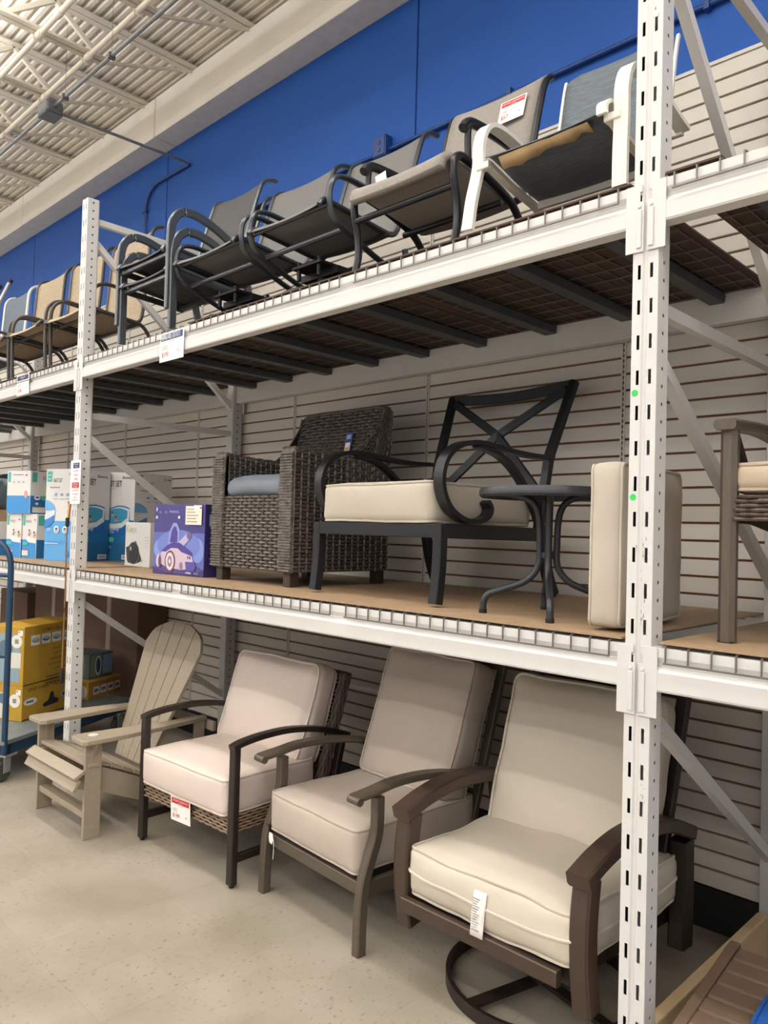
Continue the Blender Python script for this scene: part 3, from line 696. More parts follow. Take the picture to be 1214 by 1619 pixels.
# back: flared shell
def bw(v): return (W2-.012)-.0*v
def bp(u, v, off=0):
    z = .42+v*.535; x = (2*u-1)*(W2-.010+.012*v); y = back_y(z)+.055-.055*abs(2*u-1)**3+.02*v+off
    z -= .05*abs(2*u-1)**6*(v**3)*.5
    return V((x, y, z))
wp('back_panel', lambda u, v: (bp(u, v), V((0, -1, .25))), 15, 28, .0046)
wp('back_shell', lambda u, v: (V(((2*u-1)*(W2-.005), .650+.055*v-.05*abs(2*u-1)**4, .07+v*.88)), V((0, 1, 0))), 18, 34)
for s in (-1, 1):  # wing from arm to back top
    def wing(u, v, s=s):
        z0, z1 = arm_h(.45), .93; z = z0-.12+(z1-z0+.12)*v; y1 = .66; y0 = .34+.27*max(0, (z-z0)/(z1-z0))**.55 if z > z0 else .34
        return V((s*(W2-.004+.012*v), y0+(y1-y0)*u, z)), V((s, 0, 0))
    wp('wing', wing, 8, 20)
g = G()
for k in range(4):
    ro = [bp(u/20, 1.0, .012*k)+V((0, 0, .012 if k in (1, 2) else .004)) for u in range(21)]; g.tube(ro, .0085, 6)
for s in (-1, 1):
    for k in range(4):
        pts = [bp(.5+s*.5, v/10, .014*k-.012)+V((s*.006, 0, 0)) for v in range(4, 11)]; g.tube(pts, .0085, 6)
o = g.build('back_rim', WKG, t); o['kind'] = 'stuff'
g = G(); g.box(-W2+.05, W2-.05, .02, .60, .40, .43); g.build('seat_deck', DKIN, t, False)
CUBL = mat('blue_grey_tweed', '8088938'[:6], .9, 0, .18, 160, .3, 600)
cushion('seat_cushion', t, TR((0, .275, .492)), .515, .54, .110, CUBL, .052, .018, pipe=False, seed=8, wob=.006)
g = G(); a = bp(.57, .62, -.012); g.add([a+V((-.030, -.02, -.105)), a+V((.026, -.02, -.10)), a+V((.040, .005, .075)), a+V((-.014, .005, .080))], [(0, 1, 2, 3)])
ht = g.build('hang_tag', flat('31407A'), t, False, solid=.001)
u_ = V((1, 0, .05)); v_ = V((.16, .14, 1)); p = Print(a+V((-.030, -.0215, -.105)), u_, v_-u_*0.1)
p.rect(.004, .004, .050, .035, '6E8BC0'); p.rect(.010, .065, .050, .125, 'E9E6DE'); p.rect(.014, .075, .046, .098, 'D9A441'); p.rect(.012, .145, .050, .170, '8FA3D0'); p.build(ht)

# ---- black armchair with X back
BKM = mat('black_metal', '26272A', .38, .35); CRM = mat('cream_canvas', 'BCB3A4', .9, 0, .03, 60, .3, 500)
t = thing('metal_armchair', 'black metal armchair with an X back, scrolled arms and a thick cream cushion', 'chair', (2.455, .185, ZB), -2.5)
HW = .372
for s in (-1, 1):
    g = G(); g.bar(cat(yz(s*HW, [(.003, .010), (.012, .08), (.020, .18), (.022, .317)]), 5), .044, .042, (0, 1, 0), c=.08); g.build('leg', BKM, t)
    g = G(); g.bar(cat(yz(s*(HW-.015), [(.797, .016), (.752, .10), (.715, .22), (.700, .30)]), 5), .040, .046, (0, 1, 0), c=.08); g.build('leg', BKM, t)
    g = G(); g.bar([(s*HW, .030, .292), (s*HW, .725, .284)], .036, .058, c=.08); g.build('side_rail', BKM, t, False)
    arm = cat(yz(s*HW, [(.285, .415), (.305, .385), (.285, .352), (.225, .333), (.140, .338), (.055, .385), (.012, .470), (.028, .560), (.095, .622), (.20, .648), (.32, .645), (.45, .633), (.60, .628), (.735, .632)]), 6)
    g = G(); g.bar(arm, .050, .020, (1, 0, 0) if False else (0, 0, 1), c=.1) if False else g.sweep(arm, [(-.010, -.024), (.010, -.024), (.010, .024), (-.010, .024)], up=(1, 0, 0)); g.build('scroll_arm', BKM, t)
    sb = cat(yz(s*HW, [(.22, .640), (.36, .612), (.48, .545), (.60, .42), (.675, .305)]), 6)
    g = G(); g.sweep(sb, [(-.010, -.020), (.010, -.020), (.010, .020), (-.010, .020)], up=(1, 0, 0)); g.build('arm_brace', BKM, t)
    g = G(); g.bar([(s*.335, .700, .29), (s*.342, .765, .64), (s*.374, .905, 1.000)], .040, .034, (0, 1, 0), c=.08); g.build('back_post', BKM, t, False)
    # lower back rail half arc and cross member
    g = G(); g.bar([(s*.345, .885, .965), (0, .818, .765), (-s*.33, .725, .46)], .040, .018, (0, 1, 0), c=.08); g.build('back_cross', BKM, t, False)
g = G(); g.bar(cat([(-.375, .905, .985), (-.2, .918, .975), (0, .922, .968), (.2, .918, .975), (.375, .905, .985)], 5), .034, .050, (0, 0, 1), c=.08); g.build('top_rail', BKM, t)
g = G(); g.bar([(-HW, .022, .290), (HW, .022, .290)], .036, .054, c=.08); g.build('front_rail', BKM, t, False)
g = G(); g.bar([(-.345, .71, .285), (.345, .71, .285)], .036, .05); g.bar([(-.335, .72, .45), (.335, .72, .45)], .030, .034); g.build('rear_rail', BKM, t, False)
cushion('seat_cushion', t, TR((-.005, .335, .402)), .668, .665, .170, CRM, .03, .012, seed=9)

# ---- small round side table
GUN = mat('gunmetal_paint', '3B3D42', .4, .45)
t = thing('side_table', 'small round dark grey side table on four bent tube legs, beside the black armchair', 'side table', (3.240, .300, ZB), 0)
g = G(); g.lathe([(0, .452), (.225, .452), (.243, .450), (.250, .440), (.250, .424), (.243, .416), (.225, .418), (.222, .440), (0, .440)], n=56); g.build('table_top', GUN, t)
for k in range(4):
    a = radians(35+90*k); d = V((cos(a), sin(a), 0))
    pts = cat([d*.195+V((0, 0, .432)), d*.13+V((0, 0, .428)), d*.065+V((0, 0, .408)), d*.036+V((0, 0, .355)), d*.030+V((0, 0, .25)), d*.034+V((0, 0, .175)), d*.075+V((0, 0, .122)), d*.155+V((0, 0, .088)), d*.205+V((0, 0, .070)), d*.223+V((0, 0, .045)), d*.226+V((0, 0, .003))], 5)
    g = G(); g.tube(pts, .0125, 10, up=(-sin(a), cos(a), 0)); lg_ = g.build('leg', GUN, t)
    g = G(); g.lathe([(.0145, 0), (.0145, .014), (.012, .016)], c=tuple(d*.226), n=12); g.build('foot_cap', mat('black_rubber', '161616', .6), lg_)
g = G(); g.lathe([(.012, .20), (.026, .205), (.026, .225), (.012, .23)], n=20); g.build('leg_collar', GUN, t)

# ---- loose cushion standing on edge
BEI = mat('beige_canvas', 'BDB4A6', .9, 0, .02, 12, .25, 700)
t = thing('loose_cushion', 'loose beige seat cushion standing on its side behind the right upright', 'cushion', (3.570, .318, ZB), 0)
Tm = Matrix.Translation((0, 0, .263)) @ Matrix.Rotation(radians(4), 4, 'Z') @ Matrix.Rotation(radians(90), 4, 'Y')
cushion('cushion_body', t, Tm, .500, .500, .105, BEI, .02, .030, seed=12, wob=.005, mid=False)

# ---- brown armchair at the right edge
BRF = mat('brushed_bronze', '675C52', .4, .45, .12, 14, stretch=(8, 8, 1)); BWK = mat('brown_flat_wicker', '3E322A', .5, 0, .35, 35, hex2='75665A'); BCU = mat('tan_canvas', 'BFAE98', .9, 0, .02, 10, .2, 700)
t = thing('cushioned_armchair', 'brown armchair with tan cushion and dark wicker apron at the right edge', 'chair', (4.275, .140, ZB), 0)
HW = .355
for s in (-1, 1):
    g = G(); g.bar([(s*HW, .016, .002), (s*HW, .016, .600)], .046, .042, (0, 1, 0), c=.28); lg_ = g.build('leg', BRF, t, False)
    g = G(); g.box(s*HW-.02, s*HW+.02, -.003, .035, .001, .005); g.build('foot_cap', mat('black_rubber', '161616', .6), lg_, False)
    g = G(); g.bar(cat(yz(s*HW, [(-.028, .610), (.05, .614), (.25, .622), (.45, .605), (.65, .560)]), 5), .062, .030, (0, 0, 1), c=.25); g.build('arm', BRF, t)
    g = G(); g.bar([(s*HW, .62, .003), (s*HW, .66, .56)], .04, .04, (0, 1, 0)); g.build('leg', BRF, t, False)
    g = G(); g.bar([(s*HW, .04, .585), (s*HW, .15, .46), (s*HW, .26, .345)], .028, .024, (0, 1, 0)); g.build('arm_strut', DKB, t, False)
    g = G(); g.bar([(s*HW, .035, .36), (s*HW, .63, .36)], .03, .05); g.build('side_rail', DKB, t, False)
    g = G(); g.bar([(s*.31, .60, .34), (s*.31, .74, .92)], .04, .04, (0, 1, 0)); g.build('back_post', BRF, t, False)
g = G()
weave(g, lambda u, v: (V((-HW+.022+(2*HW-.044)*u, .0+.012*v, .340+.075*v)), V((0, -1, 0))), 20, 6, .004)
for s in (-1, 1): weave(g, lambda u, v, s=s: (V((s*(HW+.004), .04+.57*u, .340+.075*v)), V((s, 0, 0))), 18, 6, .004)
o = g.build('wicker_apron', BWK, t); o['kind'] = 'stuff'
g = G(); g.prism([(.012, .345), (.012, .400), (.62, .400), (.62, .33), (.3, .31)], .66, lambda u, v, q: (-.33+q, u, v)); g.build('seat_deck', DKIN, t, False)
g = G(); weave(g, lambda u, v: (V((-.30+.6*u, .64+.11*v, .45+.46*v)), V((0, -1, .2))), 20, 24, .003); o = g.build('back_panel', BWK, t); o['kind'] = 'stuff'
cushion('seat_cushion', t, TR((0, .305, .462)), .690, .60, .085, BCU, .03, .022, seed=14)

# ================================================================== BOXES
def carton(name, label, corner, rot, wl, wr, h, mats_face, group=None, catg='box'):
    """corner: vertical edge nearest the camera; left face runs wl, right face runs wr"""
    t = thing(name, label, catg, corner, rot, group)
    g = G(); g.box(-wl, 0, 0, wr, 0, h); g.build('carton', mats_face, t, False, bevel=.003)
    return t, Print((-wl, 0, 0), (1, 0, 0), (0, 0, 1)), Print((0, 0, 0), (0, 1, 0), (0, 0, 1))
CWH = mat('glossy_white_card', 'DDDCDA', .25, 0, .01, 5)
def kid(p, x, y, h, hair='2B2220', skin='C9967F', suit='B8505A'):
    p.ell(x, y-.30*h, .22*h, .26*h, skin); p.rect(x-.22*h, y-.62*h, x+.2*h, y-.45*h, suit); p.ell(x+.02*h, y+.12*h, .16*h, .19*h, skin); p.ell(x+.0*h, y+.22*h, .17*h, .13*h, hair); p.poly([(x+.1*h, y-.18*h), (x+.6*h, y-.12*h), (x+.62*h, y-.2*h), (x+.1*h, y-.32*h)], skin)
def pool_wide(p, W, H, brand=True, dim=False):
    p.rect(.002, .002, W-.002, .46*H, '1E6FA6'); p.rect(.002, .002, W-.002, .20*H, '1F6694')
    p.poly([(.002, .46*H)]+[(W*(.002+.85*i/20), H*(.50+.125*sin(pi*(.10+.62*i/20)))) for i in range(21)]+[(W*.87, .40*H), (W*.80, .31*H), (.002, .31*H)], '1A67B4')
    p.poly([(.002, .42*H)]+[(W*(.002+.85*i/20), H*(.49+.12*sin(pi*(.10+.62*i/20)))) for i in range(21)]+[(W*.84, .44*H), (W*.6, .375*H), (W*.3, .37*H), (.002, .38*H)], 'DDE3E6')
    p.poly([(.002, .455*H)]+[(W*(.002+.79*i/20), H*(.49+.105*sin(pi*(.12+.62*i/20)))) for i in range(21)]+[(W*.79, .49*H), (W*.6, .43*H), (W*.3, .415*H)], '3E9CC0')
    kid(p, W*.30, .53*H, .07*H, suit='3E9CC0'); kid(p, W*.42, .475*H, .08*H)
    p.text('FAST SET', W*.07, .84*H, .068*H, '26292D', sx=.62, bold=.01)
    p.rect(W*.07, .815*H, W*.40, .82*H, 'B9BDC0')
    if brand: p.text('Bestway', W*.60, .925*H, .032*H, '3A3F45', bold=.012)
    p.text('Bestway', W*.08, .345*H, .046*H, 'E4EEF4', bold=.012); p.text('Fast Set', W*.14, .315*H, .026*H, 'E4EEF4')
    p.rect(.002, .215*H, W*.38, .265*H, '52B79B'); p.rect(.02*W, .165*H, W*.26, .172*H, 'CFE2EA'); p.rect(.02*W, .148*H, W*.32, .153*H, 'CFE2EA')
    p.rect(W*.03, .02*H, W*.22, .075*H, 'D9D7D2'); p.rect(W*.03, .068*H, W*.22, .078*H, 'B5564A')
    p.rect(W*.66, .022*H, W*.92, .075*H, 'E4E4E2')
    for k in range(11): p.rect(W*(.69+.018*k), .03*H, W*(.69+.018*k+(.010 if k % 3 else .005)), .067*H, '55585C')
def pool_narrow(p, W, H):
    p.rect(.002, .002, W-.002, .435*H, '5DA3DC')
    p.rect(.04*W, .86*H, .20*W, .975*H, '4FB3A3'); p.rect(.07*W, .93*H, .17*W, .937*H, 'D7EEE9'); p.rect(.07*W, .89*H, .17*W, .897*H, 'D7EEE9')
    p.text('FAST SET', .25*W, .855*H, .045*H, '44484C', sx=.55)
    p.rect(.76*W, .935*H, .86*W, .94*H, '555555'); p.rect(.76*W, .95*H, .84*W, .955*H, '555555'); p.ell(.92*W, .945*H, .035*W, .012*H, 'C7503A')
    p.rect(.14*W, .795*H, .48*W, .803*H, '77706A')
    for k in range(3): p.poly([(.28*W+.2*W*k, .72*H), (.33*W+.2*W*k, .705*H), (.40*W+.2*W*k, .715*H), (.36*W+.2*W*k, .74*H)], '7F9FD0'); p.rect(.27*W+.2*W*k, .672*H, .42*W+.2*W*k, .678*H, 'A9A49E')
    p.poly([(.002, .66*H)]+[(W*.34*sin(pi/2*i/10), H*(.55+.11*cos(pi/2*i/10))) for i in range(11)]+[(.002, .55*H)], '6EAEE2'); p.poly([(.002, .50*H), (.30*W, .555*H), (.36*W, .54*H), (.33*W, .50*H), (.12*W, .455*H), (.002, .445*H)], 'D6DFE6'); p.poly([(.002, .445*H), (.12*W, .455*H), (.33*W, .50*H), (.33*W, .44*H), (.2*W, .38*H), (.002, .35*H)], '3F84CB')
    p.ell(.80*W, .535*H, .045*W, .035*H, 'E0A94F'); p.ell(.80*W, .48*H, .04*W, .04*H, 'E0A94F'); p.ell(.80*W, .60*H, .035*W, .03*H, 'D9A08A'); p.ell(.80*W, .635*H, .03*W, .014*H, '8A5A3A'); p.rect(.77*W, .40*H, .79*W, .46*H, 'D9A08A'); p.rect(.81*W, .40*H, .83*W, .46*H, 'D9A08A')
    for cx in (.42, .70): p.ell(cx*W, .34*H, .085*W, .040*H, 'E9EDF0'); p.ell(cx*W, .345*H, .045*W, .018*H, '6A5A55'); p.ell(cx*W, .325*H, .05*W, .016*H, 'A6B4BE')
    for k in range(2): p.rect(.10*W, (.345-.02*k)*H, .24*W, (.352-.02*k)*H, 'D4E6F4')
    p.rect(.06*W, .205*H, .84*W, .209*H, '4D8DC4'); p.rect(.06*W, .185*H, .50*W, .193*H, 'D4E0F0'); p.ell(.80*W, .085*H, .045*W, .035*H, '5A6E9E'); p.ell(.80*W, .085*H, .028*W, .024*H, 'C9D6EA')
ROT = 18
def pool_box(label, corner, wl, wr, h, swap=False):
    t, pl, pr_ = carton('pool_carton', label, corner, ROT, wl, wr, h, CWH, None)
    if swap:
        pool_wide(pl, wl, h); pl.build(t); pool_narrow(pr_, wr, h); pr_.build(t); return t
    pool_narrow(pl, wl, h); pl.build(t); pool_wide(pr_, wr, h); pr_.build(t); return t
pool_box('tall white and blue inflatable pool carton standing behind the left upright', (-.670, .300, ZB), .305, .320, .664)
pool_box('tall white and blue pool carton partly behind the diagonal brace', (-.555, .690, ZB), .305, .395, .664, True)
def pool_small(label, corner, wl, wr, h, big=False):
    t, p, q = carton('pool_carton', label, corner, ROT, wl, wr, h, CWH, None)
    for P_, W in ((p, wl), (q, wr)):
        H = h
        P_.rect(.002, .002, W-.002, .42*H, '3F8FD0' if P_ is p else '1F6DA8')
        P_.rect(.04*W, .74*H, .16*W if big else .2*W, .97*H, '4FB3A3')
    if big:
        q.text('FAST SET', .30*wr, .80*h, .10*h, '2A2D31', sx=.62); q.poly([(.5*wr, .60*h), (.62*wr, .68*h), (.8*wr, .73*h), (wr-.002, .75*h), (wr-.002, .42*h), (.65*wr, .5*h)], 'DDE3E6'); q.poly([(.55*wr, .60*h), (.66*wr, .66*h), (wr-.002, .71*h), (wr-.002, .55*h), (.7*wr, .56*h)], '2C86C0'); kid(q, .74*wr, .63*h, .12*h, suit='4A3F4A'); kid(q, .9*wr, .62*h, .12*h)
        q.poly([(.48*wr, .45*h), (.62*wr, .5*h), (wr-.002, .5*h), (wr-.002, .2*h), (.55*wr, .3*h)], '1D63B0')
        q.ell(.17*wr, .38*h, .08*wr, .055*h, 'E8EEF2'); q.ell(.17*wr, .385*h, .05*wr, .025*h, '2E77B8'); q.rect(.27*wr, .32*h, .70*wr, .42*h, '52B79B'); q.ell(.16*wr, .24*h, .04*wr, .03*h, 'CFE2EA'); q.rect(.05*wr, .03*h, .85*wr, .17*h, 'D9D7D2'); q.rect(.05*wr, .155*h, .85*wr, .175*h, 'B5564A')
        p.rect(.25*wl, .9*h, .7*wl, .915*h, '555555'); p.ell(.82*wl, .9*h, .05*wl, .018*h, 'C7503A')
        for k in range(3): p.ell(.3*wl+.2*wl*k, .74*h, .06*wl, .02*h, 'A9B4C0')
        p.ell(.82*wl, .45*h, .07*wl, .09*h, 'D9A08A')
    else:
        p.text('FAST SET', .26*wl, .80*h, .06*h, '44484C', sx=.5); p.ell(.86*wl, .87*h, .05*wl, .02*h, 'C7503A')
        p.poly([(.30*wl, .50*h), (wl-.002, .44*h), (wl-.002, .34*h), (.45*wl, .36*h), (.3*wl, .42*h)], 'DDE3E6'); kid(p, .5*wl, .60*h, .14*h, suit='7A6A8A'); kid(p, .85*wl, .56*h, .14*h, suit='D9B24A'); p.rect(.04*wl, .06*h, .46*wl, .19*h, 'DAD8D3'); p.rect(.04*wl, .175*h, .46*wl, .195*h, 'B5564A'); p.rect(.1*wl, .3*h, .4*wl, .36*h, '52B79B')
    p.build(t); q.build(t); return t
pool_small('small white and blue pool carton left of its twin, under the wide carton', (-1.335, .180, ZB), .165, .36, .335)
pool_small('small white and blue pool carton between its twin and the tall pool carton', (-1.172, .232, ZB), .155, .36, .335)
pool_small('wide white and blue pool carton lying on top of two small pool cartons', (-1.225, .195, ZB+.336), .26, .36, .325, True)
# shrink wrapped dark bundle at the far left
SHR = mat('teal_shrink_wrap', '24353B', .2, 0, .3, 8, .5, 25)
t = thing('wrapped_bundle', 'dark teal shrink wrapped bundle at the left edge behind the pool cartons', 'bundle', (-2.25, .42, ZB), 18)
cushion('wrapped_sacks', t, TR((-.05, .25, .53)), .70, .5, .30, SHR, .06, .02, pipe=False, seed=20, wob=.02)
g = G(); g.box(-.36, .28, .03, .48, 0, .375); g.build('carton', mat('kraft_card', '7D6248', .8, 0, .06, 8), t, False, bevel=.004)
t, p, q = carton('pool_carton', 'small yellow and blue carton at the left edge below the wrapped bundle', (-1.74, .10, ZB), 18, .20, .25, .27, CWH)
p.rect(.002, .002, .198, .13, '2F7FC4'); p.poly([(.05, .05), (.19, .02), (.19, .11), (.12, .13)], 'E1C93A'); p.build(t); q.rect(.002, .002, .2, .13, '2F7FC4'); q.build(t)

# purple pool cleaner carton
PUR = mat('purple_card', '3A3570', .35, 0, .1, 4)
t = thing('cleaner_carton', 'purple pool cleaner carton with a machine pictured, beside the wicker chair', 'box', (.645, .193, ZB), 8)
W, H, D = .445, .402, .16
g = G(); g.box(0, W, 0, D, 0, H); g.build('carton', [PUR], t, False, bevel=.002)
p = Print((0, 0, 0), (1, 0, 0), (0, 0, 1))
p.rect(.002, .002, W-.002, H-.002, '46407F'); p.rect(.002, .10*H, W-.002, .60*H, '5E66AE'); p.ell(.175*W, .36*H, .165*W, .15*H, '7F97D6'); p.ell(.875*W, .36*H, .115*W, .17*H, '7C8FD0'); p.ell(.5*W, .42*H, .42*W, .22*H, '6E7CC2'); p.rect(.002, .002, W-.002, .10*H, '40386F'); p.ell(.5*W, .10*H, .46*W, .07*H, '544A86')
p.text('MANG', .31*W, .875*H, .038*H, 'B9B4DA', sx=1.35); p.ell(.24*W, .885*H, .03*W, .02*H, '6A63A2'); p.ell(.13*W, .885*H, .03*W, .02*H, '6A63A2'); p.rect(.045*W, .90*H, .07*W, .95*H, 'C9C6E0'); p.rect(.04*W, .79*H, .08*W, .83*H, 'C9C6E0'); p.ell(.51*W, .815*H, .022*W, .02*H, 'E8E6F2')
bd = 'C9B4C6'; dk = '4B3F8C'
p.poly([(.30*W, .42*H), (.33*W, .62*H), (.40*W, .735*H), (.47*W, .735*H), (.53*W, .64*H), (.53*W, .46*H), (.40*W, .44*H)], '8E93CE'); p.poly([(.34*W, .46*H), (.37*W, .62*H), (.42*W, .69*H), (.46*W, .68*H), (.49*W, .60*H), (.49*W, .47*H)], dk)
p.poly([(.52*W, .47*H), (.68*W, .60*H), (.74*W, .53*H), (.60*W, .40*H)], 'B7AECB'); p.ell(.715*W, .565*H, .045*W, .055*H, '6A5F8C')
p.poly([(.17*W, .15*H), (.17*W, .30*H), (.27*W, .40*H), (.40*W, .45*H), (.60*W, .43*H), (.76*W, .33*H), (.80*W, .22*H), (.80*W, .12*H), (.60*W, .08*H), (.30*W, .10*H)], bd)
p.poly([(.17*W, .33*H), (.30*W, .42*H), (.42*W, .47*H), (.56*W, .45*H), (.78*W, .33*H), (.78*W, .28*H), (.58*W, .33*H), (.50*W, .38*H), (.38*W, .38*H), (.26*W, .32*H)], dk)
p.ell(.36*W, .19*H, .105*W, .155*H, '6B4A50'); p.ell(.355*W, .19*H, .080*W, .125*H, 'D9CBD6'); p.ell(.355*W, .19*H, .045*W, .08*H, '8F7A8C'); p.ell(.355*W, .19*H, .018*W, .03*H, 'E4DAE2')
p.ell(.125*W, .19*H, .045*W, .09*H, 'C9B8CA'); p.ell(.155*W, .18*H, .03*W, .085*H, '6B4A5C'); p.poly([(.66*W, .20*H), (.84*W, .20*H), (.86*W, .12*H), (.82*W, .07*H), (.68*W, .08*H)], '5A4FA0'); p.rect(.70*W, .24*H, .72*W, .28*H, '5B4B6E'); p.rect(.74*W, .24*H, .76*W, .28*H, '5B4B6E'); p.ell(.58*W, .14*H, .03*W, .05*H, '8F7A8C')
p.rect(.645*W, .715*H, .95*W, .975*H, 'E9E2D2'); p.rect(.80*W, .915*H, .95*W, .985*H, 'F4F2EE'); p.ell(.93*W, .95*H, .018*W, .016*H, 'C7503A')
for k, wd in enumerate((.14, .16, .22, .18, .20)): p.rect(.67*W, (.925-.043*k)*H, (.67+wd)*W, (.938-.043*k)*H, 'A59C8C')
p.text('orbee', .68*W, .035*H, .035*H, 'E8E6F2', bold=.01); p.text('K tools', .84*W, .035*H, .022*H, 'E8E6F2'); p.build(t)
q = Print((W, 0, 0), (0, 1, 0), (0, 0, 1)); q.rect(.03, .70*H, .11, .86*H, 'C9C6D0'); q.ell(.08, .30*H, .05, .08*H, '1E1B3A'); q.build(t)
# white dome heater carton
t, p, q = carton('heater_carton', 'white carton with a black solar dome pictured, left of the purple carton', (.165, .432, ZB), 0, .335, .16, .293, CWH)
W, H = .335, .293
p.text('Ke', .04*W, .77*H, .17*H, '9CBF2E', bold=.01); p.text('ops', .19*W, .77*H, .16*H, 'A7ABB0'); p.rect(.62*W, .90*H, .66*W, .92*H, 'B9BDC0')
p.poly([(.05*W, .42*H), (.30*W, .50*H), (.42*W, .58*H), (.46*W, .56*H), (.68*W, .18*H), (.66*W, .12*H), (.38*W, .04*H), (.14*W, .08*H), (.10*W, .14*H)], '1B1C1F'); p.ell(.36*W, .30*H, .235*W, .255*H, '8E9297'); p.ell(.36*W, .30*H, .225*W, .245*H, '17181A')
for k in range(4): p.ell(.33*W+.01*W*k, .33*H-.01*H*k, (.17-.035*k)*W, (.185-.038*k)*H, ('2C2E32', '1B1C1F')[k % 2])
p.ell(.25*W, .40*H, .035*W, .05*H, 'AEB4BC')
for k in range(4): p.rect(.80*W, (.66-.07*k)*H, .96*W, (.675-.07*k)*H, 'B9BDC0')
p.rect(.70*W, .13*H, .74*W, .17*H, '9CBF2E'); p.build(t)

# ================================================================== CARDS, CABLE, STICKERS
u = (1, 0, 0); v = (0, 0, 1)
t = thing('price_sign', 'white price card with smeared navy header on the upper beam of the middle bay', 'sign', (1.013, -.0125, 2.482)); c = price_card(t, (0, 0, 0), (1, 0, 0), (.03, -.02, 1), .240, .150, '$195', header='', hcol='2A4480')
p = Print((0, -.0008, 0), (1, 0, 0), (.03, -.02, 1)); p.d = .002; rs = random.Random(3)
for k in range(16): x = .015+.013*k; p.rect(x, .112, x+.002+.006*rs.random()*(1-k/18), .146, 'EDEBEA')
p.text('SALE', .02, .118, .02, 'EDEBEA', sx=1.6); p.build(c)
t = thing('price_sign', 'small white price card with navy header on the beam under the tan chairs', 'sign', (-.995, -.0125, 2.508)); price_card(t, (0, 0, 0), (1, 0, 0), (.02, -.03, 1), .225, .142, '$198', header='SPECIAL BUY', hcol='23305E')
t = thing('notice_card', 'tall white notice card with navy and red lines taped to the left upright', 'sign', (-.060, -.004, 1.735))
g = G(); g.box(0, .145, -.0012, 0, 0, .272); g.build('card', PAPER, t, False)
p = Print((0, -.0012, 0), (1, 0, 0), (0, 0, 1)); p.rect(.035, .222, .125, .256, '24336B'); p.text('SEASONAL', .08, .242, .009, 'E8E6F2', 'CENTER'); p.text('CLEARANCE', .08, .228, .006, 'E8E6F2', 'CENTER')
for k, (tx, cl_, hh) in enumerate((('ALL METAL', '3A4480', .012), ('TABLE &', 'C24038', .013), ('CHAIRS', 'C24038', .013))): p.text(tx, .08, .200-.026*k, hh, cl_, 'CENTER')
p.rect(.03, .100, .128, .134, 'C4262E'); p.text('FINAL SALE', .08, .118, .010, 'F4F0EC', 'CENTER'); p.text('AS MARKED', .08, .105, .007, 'F4F0EC', 'CENTER'); p.text('NO RETURN', .08, .078, .012, 'C24038', 'CENTER'); p.text('SEE CASHIER', .08, .056, .010, '4A5490', 'CENTER'); p.text('TODAY', .08, .034, .011, '4A5490', 'CENTER'); p.rect(.035, .022, .122, .0245, '4A5490'); p.build(t)
GR = mat('green_dot', '2FCB57', .5)
for x, z, l in ((3.7080, 2.040, 'upper green round sticker on the right upright, near the upper shelf'), (3.7090, 1.740, 'lower green round sticker on the right upright, level with the seat cushion')):
    g = G(); g.lathe([(.0095, 0), (.0095, .0006)], n=24, T=Matrix.Translation((x, -.0012, z)) @ Matrix.Rotation(radians(90), 4, 'X')); o = g.build('dot_sticker', GR); tag(o, l, 'sticker')
g = G(); g.tube(cat([(-.062, .03, 2.0), (-.064, .0, 1.70), (-.068, -.012, 1.55), (-.064, -.012, 1.35), (-.062, -.012, 1.05), (-.066, -.012, .80), (-.068, -.012, .62)], 8), .0045, 6); o = g.build('hanging_cord', mat('orange_cord', '8A5E34', .6)); tag(o, 'thin brown cord hanging down beside the left upright', 'cord')
for z, r_, h_ in ((1.62, .012, .03), (.66, .011, .05)):
    g = G(); g.lathe([(.004, -h_), (r_, -h_*.8), (r_, h_*.8), (.004, h_)], c=(-.067, -.012, z), n=12); g.build('plug', mat('black_rubber', '161616', .6), o)

# ================================================================== UPPER SHELF CHAIRS
ZC2 = ZT+.0200
def sling_rows(rail, hw0, sag=.012, n=8, inset=.006, rnd=0):
    rows = []; hw = hw0
    for i, (y, z) in enumerate(rail):
        if rnd: hw = hw0-rnd*max(0, (i-(len(rail)-7))/6)**2.5
        a = rail[max(0, i-1)]; b = rail[min(len(rail)-1, i+1)]; t_ = V((0, b[0]-a[0], b[1]-a[1])).normalized(); nn = V((0, t_.z, -t_.y))
        rows.append([V((-hw+inset+2*(hw-inset)*k/n, y, z))+nn*sag*(1-(2*k/n-1)**2) for k in range(n+1)])
    return rows
def cat2(pts, n=5): return [(p.y, p.z) for p in cat([(0, a, b) for a, b in pts], n)]
SEATR = [(-.020, .318), (-.004, .342), (.03, .350), (.20, .335), (.36, .318), (.425, .322), (.462, .375), (.50, .50), (.56, .72), (.60, .855), (.622, .900), (.665, .930), (.72, .940)]
SEAT_T = [(-.020, .335), (-.004, .362), (.03, .372), (.20, .352), (.33, .335), (.385, .345), (.410, .40), (.425, .55), (.445, .78), (.455, .93), (.468, .99), (.50, 1.03), (.548, 1.048)]
